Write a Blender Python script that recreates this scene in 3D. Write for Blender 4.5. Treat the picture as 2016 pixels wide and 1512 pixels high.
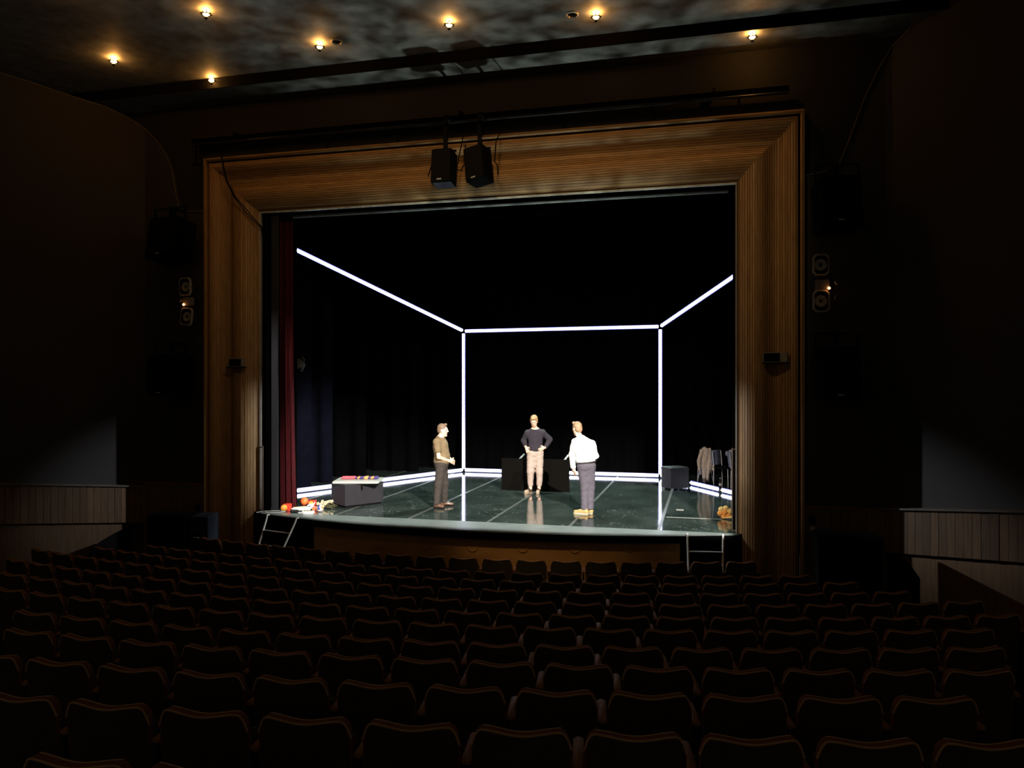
import bpy, math, random
import numpy as np
from mathutils import Vector, Matrix

random.seed(7)
for o in list(bpy.data.objects):
    bpy.data.objects.remove(o)
SC = bpy.context.scene
COL = SC.collection

# ------------------------------------------------------------------ camera, world, exposure
cam = bpy.data.objects.new('camera', bpy.data.cameras.new('camera'))
COL.objects.link(cam)
cam.location = (0, 0, 2.5)
cam.data.sensor_width = 36
cam.data.lens = 36 * 1514 / 2016
cam.data.clip_end = 200
cam.rotation_euler = (math.radians(90), 0, math.atan(385 / 1514))
SC.camera = cam
SC.view_settings.view_transform = 'Standard'
SC.view_settings.look = 'None'
SC.view_settings.exposure = 0
SC.view_settings.gamma = 1
SC.view_settings.use_curve_mapping = False
SC.cycles.use_denoising = True
SC.cycles.max_bounces = 6
SC.cycles.sample_clamp_indirect = 4.0

W = bpy.data.worlds.new('world')
SC.world = W
W.use_nodes = True
W.node_tree.nodes['Background'].inputs[0].default_value = (1.0, 0.78, 0.52, 1)
W.node_tree.nodes['Background'].inputs[1].default_value = 0.05


def spot(name, loc, target, power, color, angle, radius=0.06, blend=0.3):
    d = bpy.data.lights.new(name, 'SPOT')
    d.energy = power
    d.color = color
    d.spot_size = math.radians(angle)
    d.spot_blend = blend
    d.shadow_soft_size = radius
    o = bpy.data.objects.new(name, d)
    COL.objects.link(o)
    o.location = loc
    v = Vector(target) - Vector(loc)
    o.rotation_euler = v.to_track_quat('-Z', 'Y').to_euler()
    return o


def shutter(o, planes):
    """framing shutters of a profile spot: keeps the beam inside the half spaces given by edges (p,q) and a point kept"""
    d = o.data
    d.use_nodes = True
    nt = d.node_tree
    em = [n for n in nt.nodes if n.type == 'EMISSION'][0]
    tc = nt.nodes.new('ShaderNodeTexCoord')
    R3 = o.rotation_euler.to_matrix()
    L = Vector(o.location)
    last = None
    for p, q, keep, soft in planes:
        n = (Vector(p) - L).cross(Vector(q) - L).normalized()
        if n.dot(Vector(keep) - L) < 0:
            n = -n
        nl = R3.transposed() @ n
        dp = nt.nodes.new('ShaderNodeVectorMath')
        dp.operation = 'DOT_PRODUCT'
        dp.inputs[1].default_value = nl
        nt.links.new(tc.outputs['Normal'], dp.inputs[0])
        mr = nt.nodes.new('ShaderNodeMapRange')
        mr.inputs[1].default_value = -soft
        mr.inputs[2].default_value = soft
        nt.links.new(dp.outputs['Value'], mr.inputs[0])
        if last is None:
            last = mr.outputs[0]
        else:
            mu = nt.nodes.new('ShaderNodeMath')
            mu.operation = 'MULTIPLY'
            nt.links.new(last, mu.inputs[0])
            nt.links.new(mr.outputs[0], mu.inputs[1])
            last = mu.outputs[0]
    nt.links.new(last, em.inputs['Strength'])


KEEP = (-4, 16, 0.5)
STAGE_EDGES = [((-8.5, 12.72, 0), (0.45, 12.72, 0), KEEP, 0.003),
               ((-2.2, 12.72, 0), (0.45, 13.22, 0), KEEP, 0.003),
               ((-6.0, 12.72, 0), (-8.5, 13.22, 0), KEEP, 0.003),
               ((-8.42, 13.2, 0), (-8.42, 13.2, 5), KEEP, 0.004),
               ((0.40, 13.2, 0), (0.40, 13.2, 5), KEEP, 0.004),
               ((-8, 13.4, 3.6), (1, 13.4, 3.6), KEEP, 0.03)]
KEY = spot('stage_key_spot', (3.4, 1.5, 7.9), (-3.6, 15.8, 0.9), 34000, (1.0, 0.93, 0.84), 34, 0.05)
shutter(KEY, STAGE_EDGES)
FILL = spot('stage_fill_spot', (-9.5, 1.0, 7.9), (-3.9, 15.8, 0.9), 6500, (1.0, 0.9, 0.8), 36, 0.05)
shutter(FILL, STAGE_EDGES)
TOP = spot('stage_top_spot', (-3.6, 18.2, 6.7), (-3.9, 15.2, 0.0), 2000, (0.80, 1.0, 0.92), 80, 0.15)
shutter(TOP, [((-8.5, 12.85, 0), (0.45, 12.85, 0), KEEP, 0.02)])
# cross lights just inside the frame whose spill leaves the opening and reaches the side walls
SIDE_R = spot('cross_spot_right', (-7.6, 14.55, 4.6), (2.55, 13.2, 0.5), 2400, (0.82, 0.89, 1.0), 17, 0.06, 1.0)
SIDE_L = spot('cross_spot_left', (-0.45, 14.55, 4.6), (-10.7, 13.2, 0.5), 2400, (0.82, 0.89, 1.0), 17, 0.06, 1.0)
LIP_R = spot('added_lip_light_right', (-7.4, 14.6, 4.4), (0.1, 12.8, -0.2), 700, (0.95, 0.97, 1.0), 18, 0.06, 0.8)  # added unseen lamp brightening the right ladder and stage lip
LIP_L = spot('added_lip_light_left', (-0.65, 14.6, 4.4), (-7.9, 12.7, -0.2), 600, (0.95, 0.97, 1.0), 16, 0.06, 0.8)  # likewise added, for the left ladder and lip
shutter(SIDE_R, [((2.7, 13.2, 2.2), (3.6, 12.3, 2.2), (3, 12.9, 0), 0.03), ((2.7, 13.2, -0.45), (3.6, 12.3, -0.45), (3, 12.9, 1), 0.025)])
shutter(SIDE_L, [((-11, 13.2, 2.2), (-11.7, 12.3, 2.2), (-11.2, 12.9, 0), 0.03)])
# added lamp standing in for stage light bounced up to the hall ceiling
UP = spot('added_bounce_lamp', (-3.4, 13.0, 0.10), (-3.0, 10.9, 8.2), 420, (0.86, 1.0, 0.90), 78, 0.10, 0.7)


def bounce_blotches(o, scale):  # noise splits the added bounce lamp into ripples of reflected light
    d = o.data
    d.use_nodes = True
    nt = d.node_tree
    em = [n for n in nt.nodes if n.type == 'EMISSION'][0]
    tc = nt.nodes.new('ShaderNodeTexCoord')
    mp = nt.nodes.new('ShaderNodeMapping')
    mp.inputs['Scale'].default_value = (1.0, 1.0, 1.0)
    nz = nt.nodes.new('ShaderNodeTexNoise')
    nz.inputs['Scale'].default_value = scale
    nz.inputs['Detail'].default_value = 4
    nz.inputs['Distortion'].default_value = 0.7
    mr = nt.nodes.new('ShaderNodeMapRange')
    mr.inputs[1].default_value = 0.38
    mr.inputs[2].default_value = 0.68
    mr.inputs[3].default_value = 0.06
    mr.inputs[4].default_value = 2.6
    nt.links.new(tc.outputs['Normal'], mp.inputs['Vector'])
    nt.links.new(mp.outputs[0], nz.inputs['Vector'])
    nt.links.new(nz.outputs[0], mr.inputs[0])
    nt.links.new(mr.outputs[0], em.inputs['Strength'])


bounce_blotches(UP, 24)

# ------------------------------------------------------------------ materials
MATS = {}


def mat(name, c1, c2=None, rough=0.6, scale=8, metal=0.0, bump=0.0, stretch=(1, 1, 1), rnd=0.0, spec=0.5, detail=3):
    if name in MATS:
        return MATS[name]
    m = bpy.data.materials.new(name)
    m.use_nodes = True
    nt = m.node_tree
    b = nt.nodes['Principled BSDF']
    b.inputs['Roughness'].default_value = rough
    b.inputs['Metallic'].default_value = metal
    b.inputs['Specular IOR Level'].default_value = spec
    c2 = c2 or tuple(x * 0.75 for x in c1)
    tc = nt.nodes.new('ShaderNodeTexCoord')
    mp = nt.nodes.new('ShaderNodeMapping')
    mp.inputs['Scale'].default_value = stretch
    nz = nt.nodes.new('ShaderNodeTexNoise')
    nz.inputs['Scale'].default_value = scale
    nz.inputs['Detail'].default_value = detail
    cr = nt.nodes.new('ShaderNodeValToRGB')
    cr.color_ramp.elements[0].position = 0.3
    cr.color_ramp.elements[1].position = 0.7
    cr.color_ramp.elements[0].color = (*c2, 1)
    cr.color_ramp.elements[1].color = (*c1, 1)
    nt.links.new(tc.outputs['Object'], mp.inputs[0])
    nt.links.new(mp.outputs[0], nz.inputs['Vector'])
    nt.links.new(nz.outputs[0], cr.inputs[0])
    col = cr.outputs[0]
    if rnd:
        oi = nt.nodes.new('ShaderNodeObjectInfo')
        mr = nt.nodes.new('ShaderNodeMapRange')
        mr.inputs[3].default_value = 1 - rnd
        mr.inputs[4].default_value = 1 + rnd
        nt.links.new(oi.outputs['Random'], mr.inputs[0])
        mx = nt.nodes.new('ShaderNodeVectorMath')
        mx.operation = 'SCALE'
        nt.links.new(col, mx.inputs[0])
        nt.links.new(mr.outputs[0], mx.inputs['Scale'])
        col = mx.outputs[0]
    nt.links.new(col, b.inputs['Base Color'])
    if bump:
        bp = nt.nodes.new('ShaderNodeBump')
        bp.inputs['Strength'].default_value = bump
        bp.inputs['Distance'].default_value = 0.02
        nt.links.new(nz.outputs[0], bp.inputs['Height'])
        nt.links.new(bp.outputs[0], b.inputs['Normal'])
    MATS[name] = m
    return m


def emit(name, color, strength):
    m = bpy.data.materials.new(name)
    m.use_nodes = True
    b = m.node_tree.nodes['Principled BSDF']
    b.inputs['Base Color'].default_value = (0.5, 0.5, 0.5, 1)
    b.inputs['Emission Color'].default_value = (*color, 1)
    b.inputs['Emission Strength'].default_value = strength
    MATS[name] = m
    return m


def floor_material():
    m = bpy.data.materials.new('marley')
    m.use_nodes = True
    nt = m.node_tree
    b = nt.nodes['Principled BSDF']
    tc = nt.nodes.new('ShaderNodeTexCoord')
    # cloudy wear
    n1 = nt.nodes.new('ShaderNodeTexNoise')
    n1.inputs['Scale'].default_value = 1.3
    n1.inputs['Detail'].default_value = 5
    nt.links.new(tc.outputs['Object'], n1.inputs['Vector'])
    cr = nt.nodes.new('ShaderNodeValToRGB')
    cr.color_ramp.elements[0].position = 0.3
    cr.color_ramp.elements[1].position = 0.75
    cr.color_ramp.elements[0].color = (0.018, 0.027, 0.0245, 1)
    cr.color_ramp.elements[1].color = (0.042, 0.060, 0.054, 1)
    nt.links.new(n1.outputs[0], cr.inputs[0])
    # pale scuffs, short curved strokes
    mp = nt.nodes.new('ShaderNodeMapping')
    mp.inputs['Scale'].default_value = (1.0, 2.2, 1)
    n2 = nt.nodes.new('ShaderNodeTexNoise')
    n2.inputs['Scale'].default_value = 6.5
    n2.inputs['Detail'].default_value = 2
    n2.inputs['Distortion'].default_value = 2.0
    nt.links.new(tc.outputs['Object'], mp.inputs[0])
    nt.links.new(mp.outputs[0], n2.inputs['Vector'])
    sc = nt.nodes.new('ShaderNodeMapRange')
    sc.inputs[1].default_value = 0.79
    sc.inputs[2].default_value = 0.83
    wm_ = nt.nodes.new('ShaderNodeMath')
    wm_.operation = 'MULTIPLY_ADD'
    wm_.inputs[1].default_value = 0.22
    n4 = nt.nodes.new('ShaderNodeTexNoise')
    n4.inputs['Scale'].default_value = 0.9
    nt.links.new(tc.outputs['Object'], n4.inputs['Vector'])
    nt.links.new(n4.outputs[0], wm_.inputs[0])
    nt.links.new(n2.outputs[0], wm_.inputs[2])
    nt.links.new(wm_.outputs[0], sc.inputs[0])
    mx = nt.nodes.new('ShaderNodeMix')
    mx.data_type = 'RGBA'
    nt.links.new(sc.outputs[0], mx.inputs[0])
    nt.links.new(cr.outputs[0], mx.inputs[6])
    mx.inputs[7].default_value = (0.27, 0.29, 0.28, 1)
    nt.links.new(mx.outputs[2], b.inputs['Base Color'])
    rr = nt.nodes.new('ShaderNodeMapRange')
    rr.inputs[3].default_value = 0.035
    rr.inputs[4].default_value = 0.10
    nt.links.new(n1.outputs[0], rr.inputs[0])
    nt.links.new(rr.outputs[0], b.inputs['Roughness'])
    n3 = nt.nodes.new('ShaderNodeTexNoise')
    n3.inputs['Scale'].default_value = 9
    nt.links.new(tc.outputs['Object'], n3.inputs['Vector'])
    bp = nt.nodes.new('ShaderNodeBump')
    bp.inputs['Strength'].default_value = 0.05
    bp.inputs['Distance'].default_value = 0.01
    nt.links.new(n3.outputs[0], bp.inputs['Height'])
    nt.links.new(bp.outputs[0], b.inputs['Normal'])
    MATS['marley'] = m
    return m


floor_material()
mat('apron_paint', (0.15, 0.18, 0.175), (0.10, 0.125, 0.12), 0.35, 3, stretch=(1, 4, 1))
mat('black', (0.003, 0.003, 0.0033), rough=0.8, spec=0.12)
mat('black_gloss', (0.008, 0.008, 0.009), rough=0.4, spec=0.3)
mat('velvet', (0.0014, 0.0014, 0.0017), rough=0.95, spec=0.03)
mat('leg_cloth_lit', (0.0028, 0.0035, 0.0085), (0.0018, 0.0022, 0.0055), 0.95, 5, spec=0.05)  # blue in the cloth colour imitates strip light on black curtains
mat('grey_flat', (0.009, 0.011, 0.017), rough=0.85)
mat('red_velvet', (0.055, 0.0012, 0.004), (0.022, 0.0006, 0.0016), 0.85, 12, stretch=(6, 6, 0.6), spec=0.2)
mat('lip_lit_tone', (0.62, 0.58, 0.44), (0.34, 0.31, 0.23), 0.4, 9)  # pale blotchy colour imitates stage light caught on the lower lip
mat('jamb_bead', (0.24, 0.20, 0.155), (0.18, 0.15, 0.115), 0.5, 5)
mat('frame_wood', (0.33, 0.19, 0.078), (0.225, 0.122, 0.047), 0.6, 6, stretch=(5, 5, 0.5), rnd=0.2, spec=0.25)
mat('frame_wood_h', (0.33, 0.19, 0.078), (0.225, 0.122, 0.047), 0.6, 6, stretch=(0.5, 5, 5), rnd=0.2, spec=0.25)
mat('panel_wood', (0.14, 0.080, 0.037), (0.095, 0.050, 0.022), 0.5, 5, stretch=(6, 6, 0.5), rnd=0.25)
mat('fascia_wood', (0.62, 0.32, 0.10), (0.42, 0.20, 0.058), 0.5, 1.6, stretch=(1, 1, 2))
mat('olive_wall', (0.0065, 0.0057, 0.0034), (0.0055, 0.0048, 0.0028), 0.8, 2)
mat('side_wall', (0.030, 0.0265, 0.024), (0.026, 0.023, 0.021), 0.8, 1.5)
mat('plaster', (0.20, 0.20, 0.185), (0.10, 0.10, 0.092), 0.7, 4.5, bump=0.15, detail=5)  # mottling paints some of the bounced-light blotches into the plaster colour
mat('riser_shade', (0.0018, 0.0015, 0.0012), rough=0.9, spec=0.1)  # near-black colour carries the shade on the face turned from the stage
mat('edge_trim', (0.13, 0.11, 0.085), rough=0.6)
mat('stall_floor', (0.02, 0.014, 0.01), rough=0.8)
mat('seat_back', (0.065, 0.052, 0.034), (0.048, 0.038, 0.025), 0.85, 20, spec=0.15)
mat('seat_rim', (0.20, 0.074, 0.027), (0.145, 0.052, 0.019), 0.85, 10, spec=0.12)
mat('seat_highlight', (0.60, 0.36, 0.20), rough=0.7, spec=0.2)  # pale tone paints highlights along the rim edges
mat('seat_cloth', (0.05, 0.018, 0.012), (0.035, 0.012, 0.008), 0.9, 30)
mat('arm_wood', (0.32, 0.15, 0.055), (0.23, 0.105, 0.038), 0.6, 14, spec=0.3)
mat('seat_iron', (0.015, 0.013, 0.012), rough=0.5)
mat('steel', (0.86, 0.87, 0.86), rough=0.35, metal=0.1)
mat('dull_steel', (0.34, 0.26, 0.20), rough=0.35, metal=0.7)
mat('box_black', (0.017, 0.0155, 0.021), (0.013, 0.012, 0.016), 0.55, 9)
mat('lid_pale', (0.42, 0.43, 0.40), (0.34, 0.36, 0.34), 0.4, 6)
mat('lid_green_lit', (0.16, 0.21, 0.19), (0.12, 0.16, 0.15), 0.4, 6)  # green in the colour stands in for stage light on the cube top
mat('desk_black', (0.0030, 0.0025, 0.0019), (0.0022, 0.0018, 0.0014), 0.8, 9, spec=0.06)
mat('pale_metal', (0.45, 0.48, 0.47), rough=0.4)
mat('white_plastic', (0.75, 0.76, 0.74), rough=0.4)
mat('cream', (0.55, 0.50, 0.34), rough=0.5)
mat('speaker_black', (0.0022, 0.0022, 0.0024), rough=0.9, spec=0.05)
mat('speaker_lit_blue', (0.022, 0.027, 0.042), rough=0.7, spec=0.2)  # bluish tone paints stage light onto faces of black cabinets
mat('horn_rim', (0.42, 0.38, 0.30), rough=0.6)
mat('horn_dark', (0.03, 0.026, 0.02), rough=0.6)
mat('grey_case', (0.20, 0.17, 0.145), rough=0.5)
mat('skin', (0.80, 0.50, 0.37), (0.74, 0.45, 0.33), 0.5, 10)
mat('hair_brown', (0.20, 0.13, 0.08), (0.12, 0.08, 0.05), 0.6, 40)
mat('hair_blond', (0.40, 0.25, 0.12), (0.26, 0.15, 0.07), 0.6, 40)
mat('hair_fair', (0.36, 0.23, 0.13), (0.20, 0.12, 0.07), 0.6, 40)
mat('beard', (0.36, 0.19, 0.10), rough=0.8)
mat('eye_dark', (0.03, 0.02, 0.015), rough=0.2)
mat('lip', (0.45, 0.16, 0.13), rough=0.5)
mat('tee_olive', (0.185, 0.130, 0.068), (0.155, 0.108, 0.055), 0.9, 14)
mat('trousers_brown', (0.040, 0.031, 0.026), (0.030, 0.023, 0.019), 0.9, 14)
mat('shoe_brown', (0.10, 0.05, 0.028), rough=0.3)
mat('sweater_navy', (0.024, 0.019, 0.028), (0.018, 0.014, 0.021), 0.95, 30)
mat('trousers_beige', (0.40, 0.315, 0.265), (0.35, 0.27, 0.225), 0.9, 14)
mat('boot_brown', (0.05, 0.03, 0.022), rough=0.5)
mat('boot_toe', (0.42, 0.32, 0.23), rough=0.5)
mat('shirt_white', (0.86, 0.86, 0.84), (0.80, 0.80, 0.79), 0.8, 12)
mat('trousers_grey', (0.088, 0.078, 0.10), (0.070, 0.062, 0.08), 0.9, 14)
mat('shoe_tan', (0.42, 0.27, 0.10), rough=0.6)
mat('belt', (0.04, 0.035, 0.04), rough=0.5)
mat('red_plastic', (0.85, 0.06, 0.03), rough=0.35)
mat('orange_plastic', (0.95, 0.20, 0.04), rough=0.4)
mat('yellow_disc', (1.0, 0.42, 0.06), rough=0.4)
mat('pink_plastic', (0.80, 0.16, 0.12), rough=0.4)
mat('scarf_red', (0.70, 0.10, 0.13), rough=0.9)
mat('scarf_blue', (0.05, 0.03, 0.17), rough=0.9)
mat('scarf_orange', (0.90, 0.30, 0.10), rough=0.9)
mat('petal', (0.95, 0.47, 0.10), (0.85, 0.30, 0.05), 0.8, 9)
mat('petal_yellow', (0.98, 0.66, 0.22), rough=0.8)
mat('leaf_dark', (0.10, 0.09, 0.03), rough=0.8)
mat('coat_beige', (0.56, 0.47, 0.39), (0.42, 0.34, 0.28), 0.95, 16)
mat('chair_blue', (0.26, 0.30, 0.46), rough=0.5)
mat('cloth_grey', (0.30, 0.29, 0.33), rough=0.9)
mat('tape_grey', (0.105, 0.115, 0.11), rough=0.3)
mat('tape_white', (0.42, 0.42, 0.40), rough=0.5)
mat('ball_white', (0.75, 0.72, 0.70), rough=0.4)
mat('ball_blue', (0.05, 0.06, 0.25), rough=0.4)
emit('led_white', (0.80, 0.86, 1.0), 11.0)
emit('led_halo', (0.20, 0.20, 0.95), 1.0)
emit('bulb_warm', (1.0, 0.45, 0.10), 170.0)
emit('pilot', (1.0, 0.35, 0.10), 9.0)


# ------------------------------------------------------------------ object helpers
def tag(o, label=None, cat=None, group=None, kind=None):
    if label: o['label'] = label
    if cat: o['category'] = cat
    if group: o['group'] = group
    if kind: o['kind'] = kind
    return o


def empty(name, loc=(0, 0, 0), rz=0.0):
    o = bpy.data.objects.new(name, None)
    COL.objects.link(o)
    o.location = loc
    o.rotation_euler = (0, 0, rz)
    o.empty_display_size = 0.1
    return o


def thing(name, label, cat, loc=(0, 0, 0), rz=0.0, group=None):
    return tag(empty(name, loc, rz), label, cat, group)


class MB:
    def __init__(s):
        s.v, s.f = [], []

    def add(s, vs, fs):
        n = len(s.v)
        s.v += [tuple(v) for v in vs]
        s.f += [tuple(i + n for i in f) for f in fs]
        return s

    def box(s, c, d, rz=0.0, rx=0.0, ry=0.0, bev=0.0):
        M = Matrix.Translation(c) @ Matrix.Rotation(rz, 4, 'Z') @ Matrix.Rotation(ry, 4, 'Y') @ Matrix.Rotation(rx, 4, 'X')
        x, y, z = d[0] / 2, d[1] / 2, d[2] / 2
        if bev <= 0:
            vs = [(i * x, j * y, k * z) for k in (-1, 1) for j in (-1, 1) for i in (-1, 1)]
            fs = [(0, 2, 3, 1), (4, 5, 7, 6), (0, 1, 5, 4), (2, 6, 7, 3), (0, 4, 6, 2), (1, 3, 7, 5)]
        else:
            b = min(bev, x * .9, y * .9, z * .9)
            vs, fs = [], []
            rings = [(-z, b), (-z + b, 0), (z - b, 0), (z, b)]
            for zz, ins in rings:
                X, Y = x - ins, y - ins
                vs += [(-X + b, -Y, zz), (X - b, -Y, zz), (X, -Y + b, zz), (X, Y - b, zz), (X - b, Y, zz), (-X + b, Y, zz), (-X, Y - b, zz), (-X, -Y + b, zz)]
            for r in range(3):
                for i in range(8):
                    j = (i + 1) % 8
                    fs.append((r * 8 + i, r * 8 + j, r * 8 + 8 + j, r * 8 + 8 + i))
            fs.append(tuple(range(7, -1, -1)))
            fs.append(tuple(range(24, 32)))
        return s.add([M @ Vector(v) for v in vs], fs)

    def tube(s, pts, r, n=8, caps=True):
        pts = [Vector(p) for p in pts]
        rs = r if isinstance(r, (list, tuple)) else [r] * len(pts)
        vs, fs = [], []
        up = None
        for i, p in enumerate(pts):
            t = (pts[min(i + 1, len(pts) - 1)] - pts[max(i - 1, 0)]).normalized()
            if up is None:
                up = Vector((0, 0, 1)) if abs(t.z) < .9 else Vector((1, 0, 0))
            a = t.cross(up).normalized()
            b = a.cross(t).normalized()
            up = b
            for k in range(n):
                q = 2 * math.pi * k / n
                vs.append(p + a * (rs[i] * math.cos(q)) + b * (rs[i] * math.sin(q)))
        for i in range(len(pts) - 1):
            for k in range(n):
                j = (k + 1) % n
                fs.append((i * n + k, i * n + n + k, i * n + n + j, i * n + j))
        if caps:
            fs.append(tuple(range(n)))
            fs.append(tuple(range(len(pts) * n - 1, len(pts) * n - n - 1, -1)))
        return s.add(vs, fs)

    def lathe(s, prof, n=16, M=None):
        vs, fs = [], []
        for r, z in prof:
            for k in range(n):
                q = 2 * math.pi * k / n
                vs.append(Vector((r * math.cos(q), r * math.sin(q), z)))
        for i in range(len(prof) - 1):
            for k in range(n):
                j = (k + 1) % n
                fs.append((i * n + k, i * n + j, i * n + n + j, i * n + n + k))
        if M is not None:
            vs = [M @ v for v in vs]
        return s.add(vs, fs)

    def ball(s, c, r, n=14, sc=(1, 1, 1), M=None):
        m = n // 2
        prof = [(r * math.sin(math.pi * i / m) + 1e-5, -r * math.cos(math.pi * i / m)) for i in range(m + 1)]
        T = Matrix.Translation(c) @ (M or Matrix.Identity(4)) @ Matrix.Diagonal((*sc, 1))
        return s.lathe(prof, n, T)

    def prism(s, poly, y0, y1, axis='y'):
        n = len(poly)
        if axis == 'y':
            vs = [(x, y0, z) for x, z in poly] + [(x, y1, z) for x, z in poly]
        elif axis == 'z':
            vs = [(x, y, y0) for x, y in poly] + [(x, y, y1) for x, y in poly]
        else:
            vs = [(y0, x, z) for x, z in poly] + [(y1, x, z) for x, z in poly]
        fs = [tuple(range(n)), tuple(range(2 * n - 1, n - 1, -1))]
        fs += [(i, i + n, (i + 1) % n + n, (i + 1) % n) for i in range(n)]
        return s.add(vs, fs)

    def sheet(s, fn, nu, nv, thick=0.0):
        """grid fn(u,v)->point; optional thickness along averaged normal"""
        P = [[Vector(fn(i / nu, j / nv)) for i in range(nu + 1)] for j in range(nv + 1)]
        vs = [p for r in P for p in r]
        w = nu + 1
        fs = [(j * w + i, j * w + i + 1, j * w + w + i + 1, j * w + w + i) for j in range(nv) for i in range(nu)]
        if thick:
            N = len(vs)
            nm = []
            for j in range(nv + 1):
                for i in range(nu + 1):
                    a = P[j][min(i + 1, nu)] - P[j][max(i - 1, 0)]
                    b = P[min(j + 1, nv)][i] - P[max(j - 1, 0)][i]
                    nm.append(a.cross(b).normalized())
            vs = vs + [v - n * thick for v, n in zip(vs, nm)]
            fs += [tuple(i + N for i in reversed(f)) for f in list(fs)]
            ring = [i for i in range(w)] + [j * w + nu for j in range(1, nv + 1)] + [nv * w + i for i in range(nu - 1, -1, -1)] + [j * w for j in range(nv - 1, 0, -1)]
            for k in range(len(ring)):
                a, b = ring[k], ring[(k + 1) % len(ring)]
                fs.append((b, a, a + N, b + N))
        return s.add(vs, fs)

    def mesh(s, name, m, smooth=False):
        me = bpy.data.meshes.new(name)
        me.from_pydata(s.v, [], s.f)
        me.validate()
        import bmesh
        bm = bmesh.new()
        bm.from_mesh(me)
        bmesh.ops.recalc_face_normals(bm, faces=bm.faces)
        bm.to_mesh(me)
        bm.free()
        me.materials.append(MATS[m])
        if smooth:
            me.polygons.foreach_set('use_smooth', [True] * len(me.polygons))
            try:
                me.set_sharp_from_angle(angle=math.radians(40))
            except Exception:
                pass
        return me

    def build(s, name, m, parent=None, smooth=False, loc=None):
        o = bpy.data.objects.new(name, s.mesh(name, m, smooth))
        COL.objects.link(o)
        if parent: o.parent = parent
        if loc: o.location = loc
        return o


def link(name, me, parent=None, loc=(0, 0, 0), rot=(0, 0, 0)):
    o = bpy.data.objects.new(name, me)
    COL.objects.link(o)
    o.location = loc
    o.rotation_euler = rot
    if parent: o.parent = parent
    return o


def structure(o):
    o['kind'] = 'structure'
    return o


# ------------------------------------------------------------------ stage floor and apron
CX = -4.03          # centre of the opening
XL, XR = -8.53, 0.48   # inner edges of the proscenium opening
ZTOP = 5.88


def apron_y(x):
    t = (x - CX) / 4.56
    return 13.35 - 0.80 * max(0.0, 1 - t * t)


fl = structure(MB().box((CX, 18.0, -0.15), (16, 9.3, 0.28)).build('floor', 'black'))
seams = [-11.4, -9.9, -8.4, -6.89, -5.38, -3.86, -2.35, -0.81, 0.69, 2.2, 3.7]
for a, b in zip(seams[:-1], seams[1:]):
    MB().box(((a + b) / 2, 17.9, -0.004), (b - a - 0.006, 9.08, 0.01)).build('marley_sheet', 'marley', fl)
for x in seams[2:9]:
    MB().box((x, 17.9, 0.0015), (0.055, 9.05, 0.003)).build('seam_tape', 'tape_grey', fl)
xs = np.linspace(XL - 0.02, XR + 0.02, 41)
ap = MB()
poly = [(x, apron_y(x)) for x in xs] + [(XR + 0.02, 13.36), (XL - 0.02, 13.36)]
ap.prism(poly, -0.02, 0.003, 'z')
ap_o = structure(ap.build('trim_1', 'apron_paint'))
poly2 = [(x, apron_y(x) + 0.01) for x in xs] + [(XR + 0.02, 13.36), (XL - 0.02, 13.36)]
MB().prism(poly2, -0.145, -0.0205, 'z').build('edge_band', 'velvet', ap_o)
# wooden front under the apron, with its row of round vents
fx = np.linspace(-7.15, -0.45, 25)
fw = MB()
poly = [(x, apron_y(x) + 0.13) for x in fx] + [(x, apron_y(x) + 0.17) for x in fx[::-1]]
fw.prism(poly, -1.06, -0.146, 'z')
fasc = structure(fw.build('wall_stage', 'fascia_wood'))
fw2 = MB()
fx2 = np.linspace(-9.5, 1.5, 3)
fw2.box((CX, 13.36, -0.61), (9.2, 0.04, 0.9))
fw2.build('backing_panel', 'velvet', fasc)
for x, z in ((-4.78, -0.32), (-3.92, -0.30), (-3.04, -0.275), (-2.16, -0.255), (-1.28, -0.225), (-0.60, -0.20), (-5.66, -0.33), (-6.5, -0.335)):
    y = apron_y(x) + 0.13
    M = Matrix.Translation((x, y, z)) @ Matrix.Rotation(math.atan((apron_y(x + .01) - apron_y(x - .01)) / .02), 4, 'Z') @ Matrix.Rotation(math.radians(90), 4, 'X')
    v = MB().lathe([(0.001, 0.004), (0.072, 0.004), (0.076, 0.014), (0.090, 0.014), (0.094, 0.0)], 24, M).build('round_vent', 'fascia_wood', fasc, True)

# ------------------------------------------------------------------ stage house (black)
sh = MB()
sh.box((CX, 22.4, 3.6), (18, 0.1, 8)).box((CX, 17.9, 7.6), (18, 9.1, 0.1)).box((CX - 8.9, 17.9, 3.6), (0.1, 9.1, 8)).box((CX + 8.9, 17.9, 3.6), (0.1, 9.1, 8))
structure(sh.build('wall_back', 'velvet'))

# ------------------------------------------------------------------ auditorium front wall, ceiling
FO = 1.03           # frame width outward
fwall = MB()
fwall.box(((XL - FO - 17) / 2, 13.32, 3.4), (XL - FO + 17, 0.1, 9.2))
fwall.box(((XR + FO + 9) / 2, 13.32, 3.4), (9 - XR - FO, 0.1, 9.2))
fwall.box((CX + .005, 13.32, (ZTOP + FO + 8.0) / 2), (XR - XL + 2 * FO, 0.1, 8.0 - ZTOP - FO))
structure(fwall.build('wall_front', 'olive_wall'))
ce = MB()
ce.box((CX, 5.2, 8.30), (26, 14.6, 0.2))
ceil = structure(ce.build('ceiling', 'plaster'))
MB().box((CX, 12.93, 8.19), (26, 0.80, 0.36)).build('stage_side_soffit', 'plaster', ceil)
MB().box((CX, 12.52, 8.105), (26, 0.02, 0.19)).build('soffit_riser', 'riser_shade', ceil)

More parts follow.
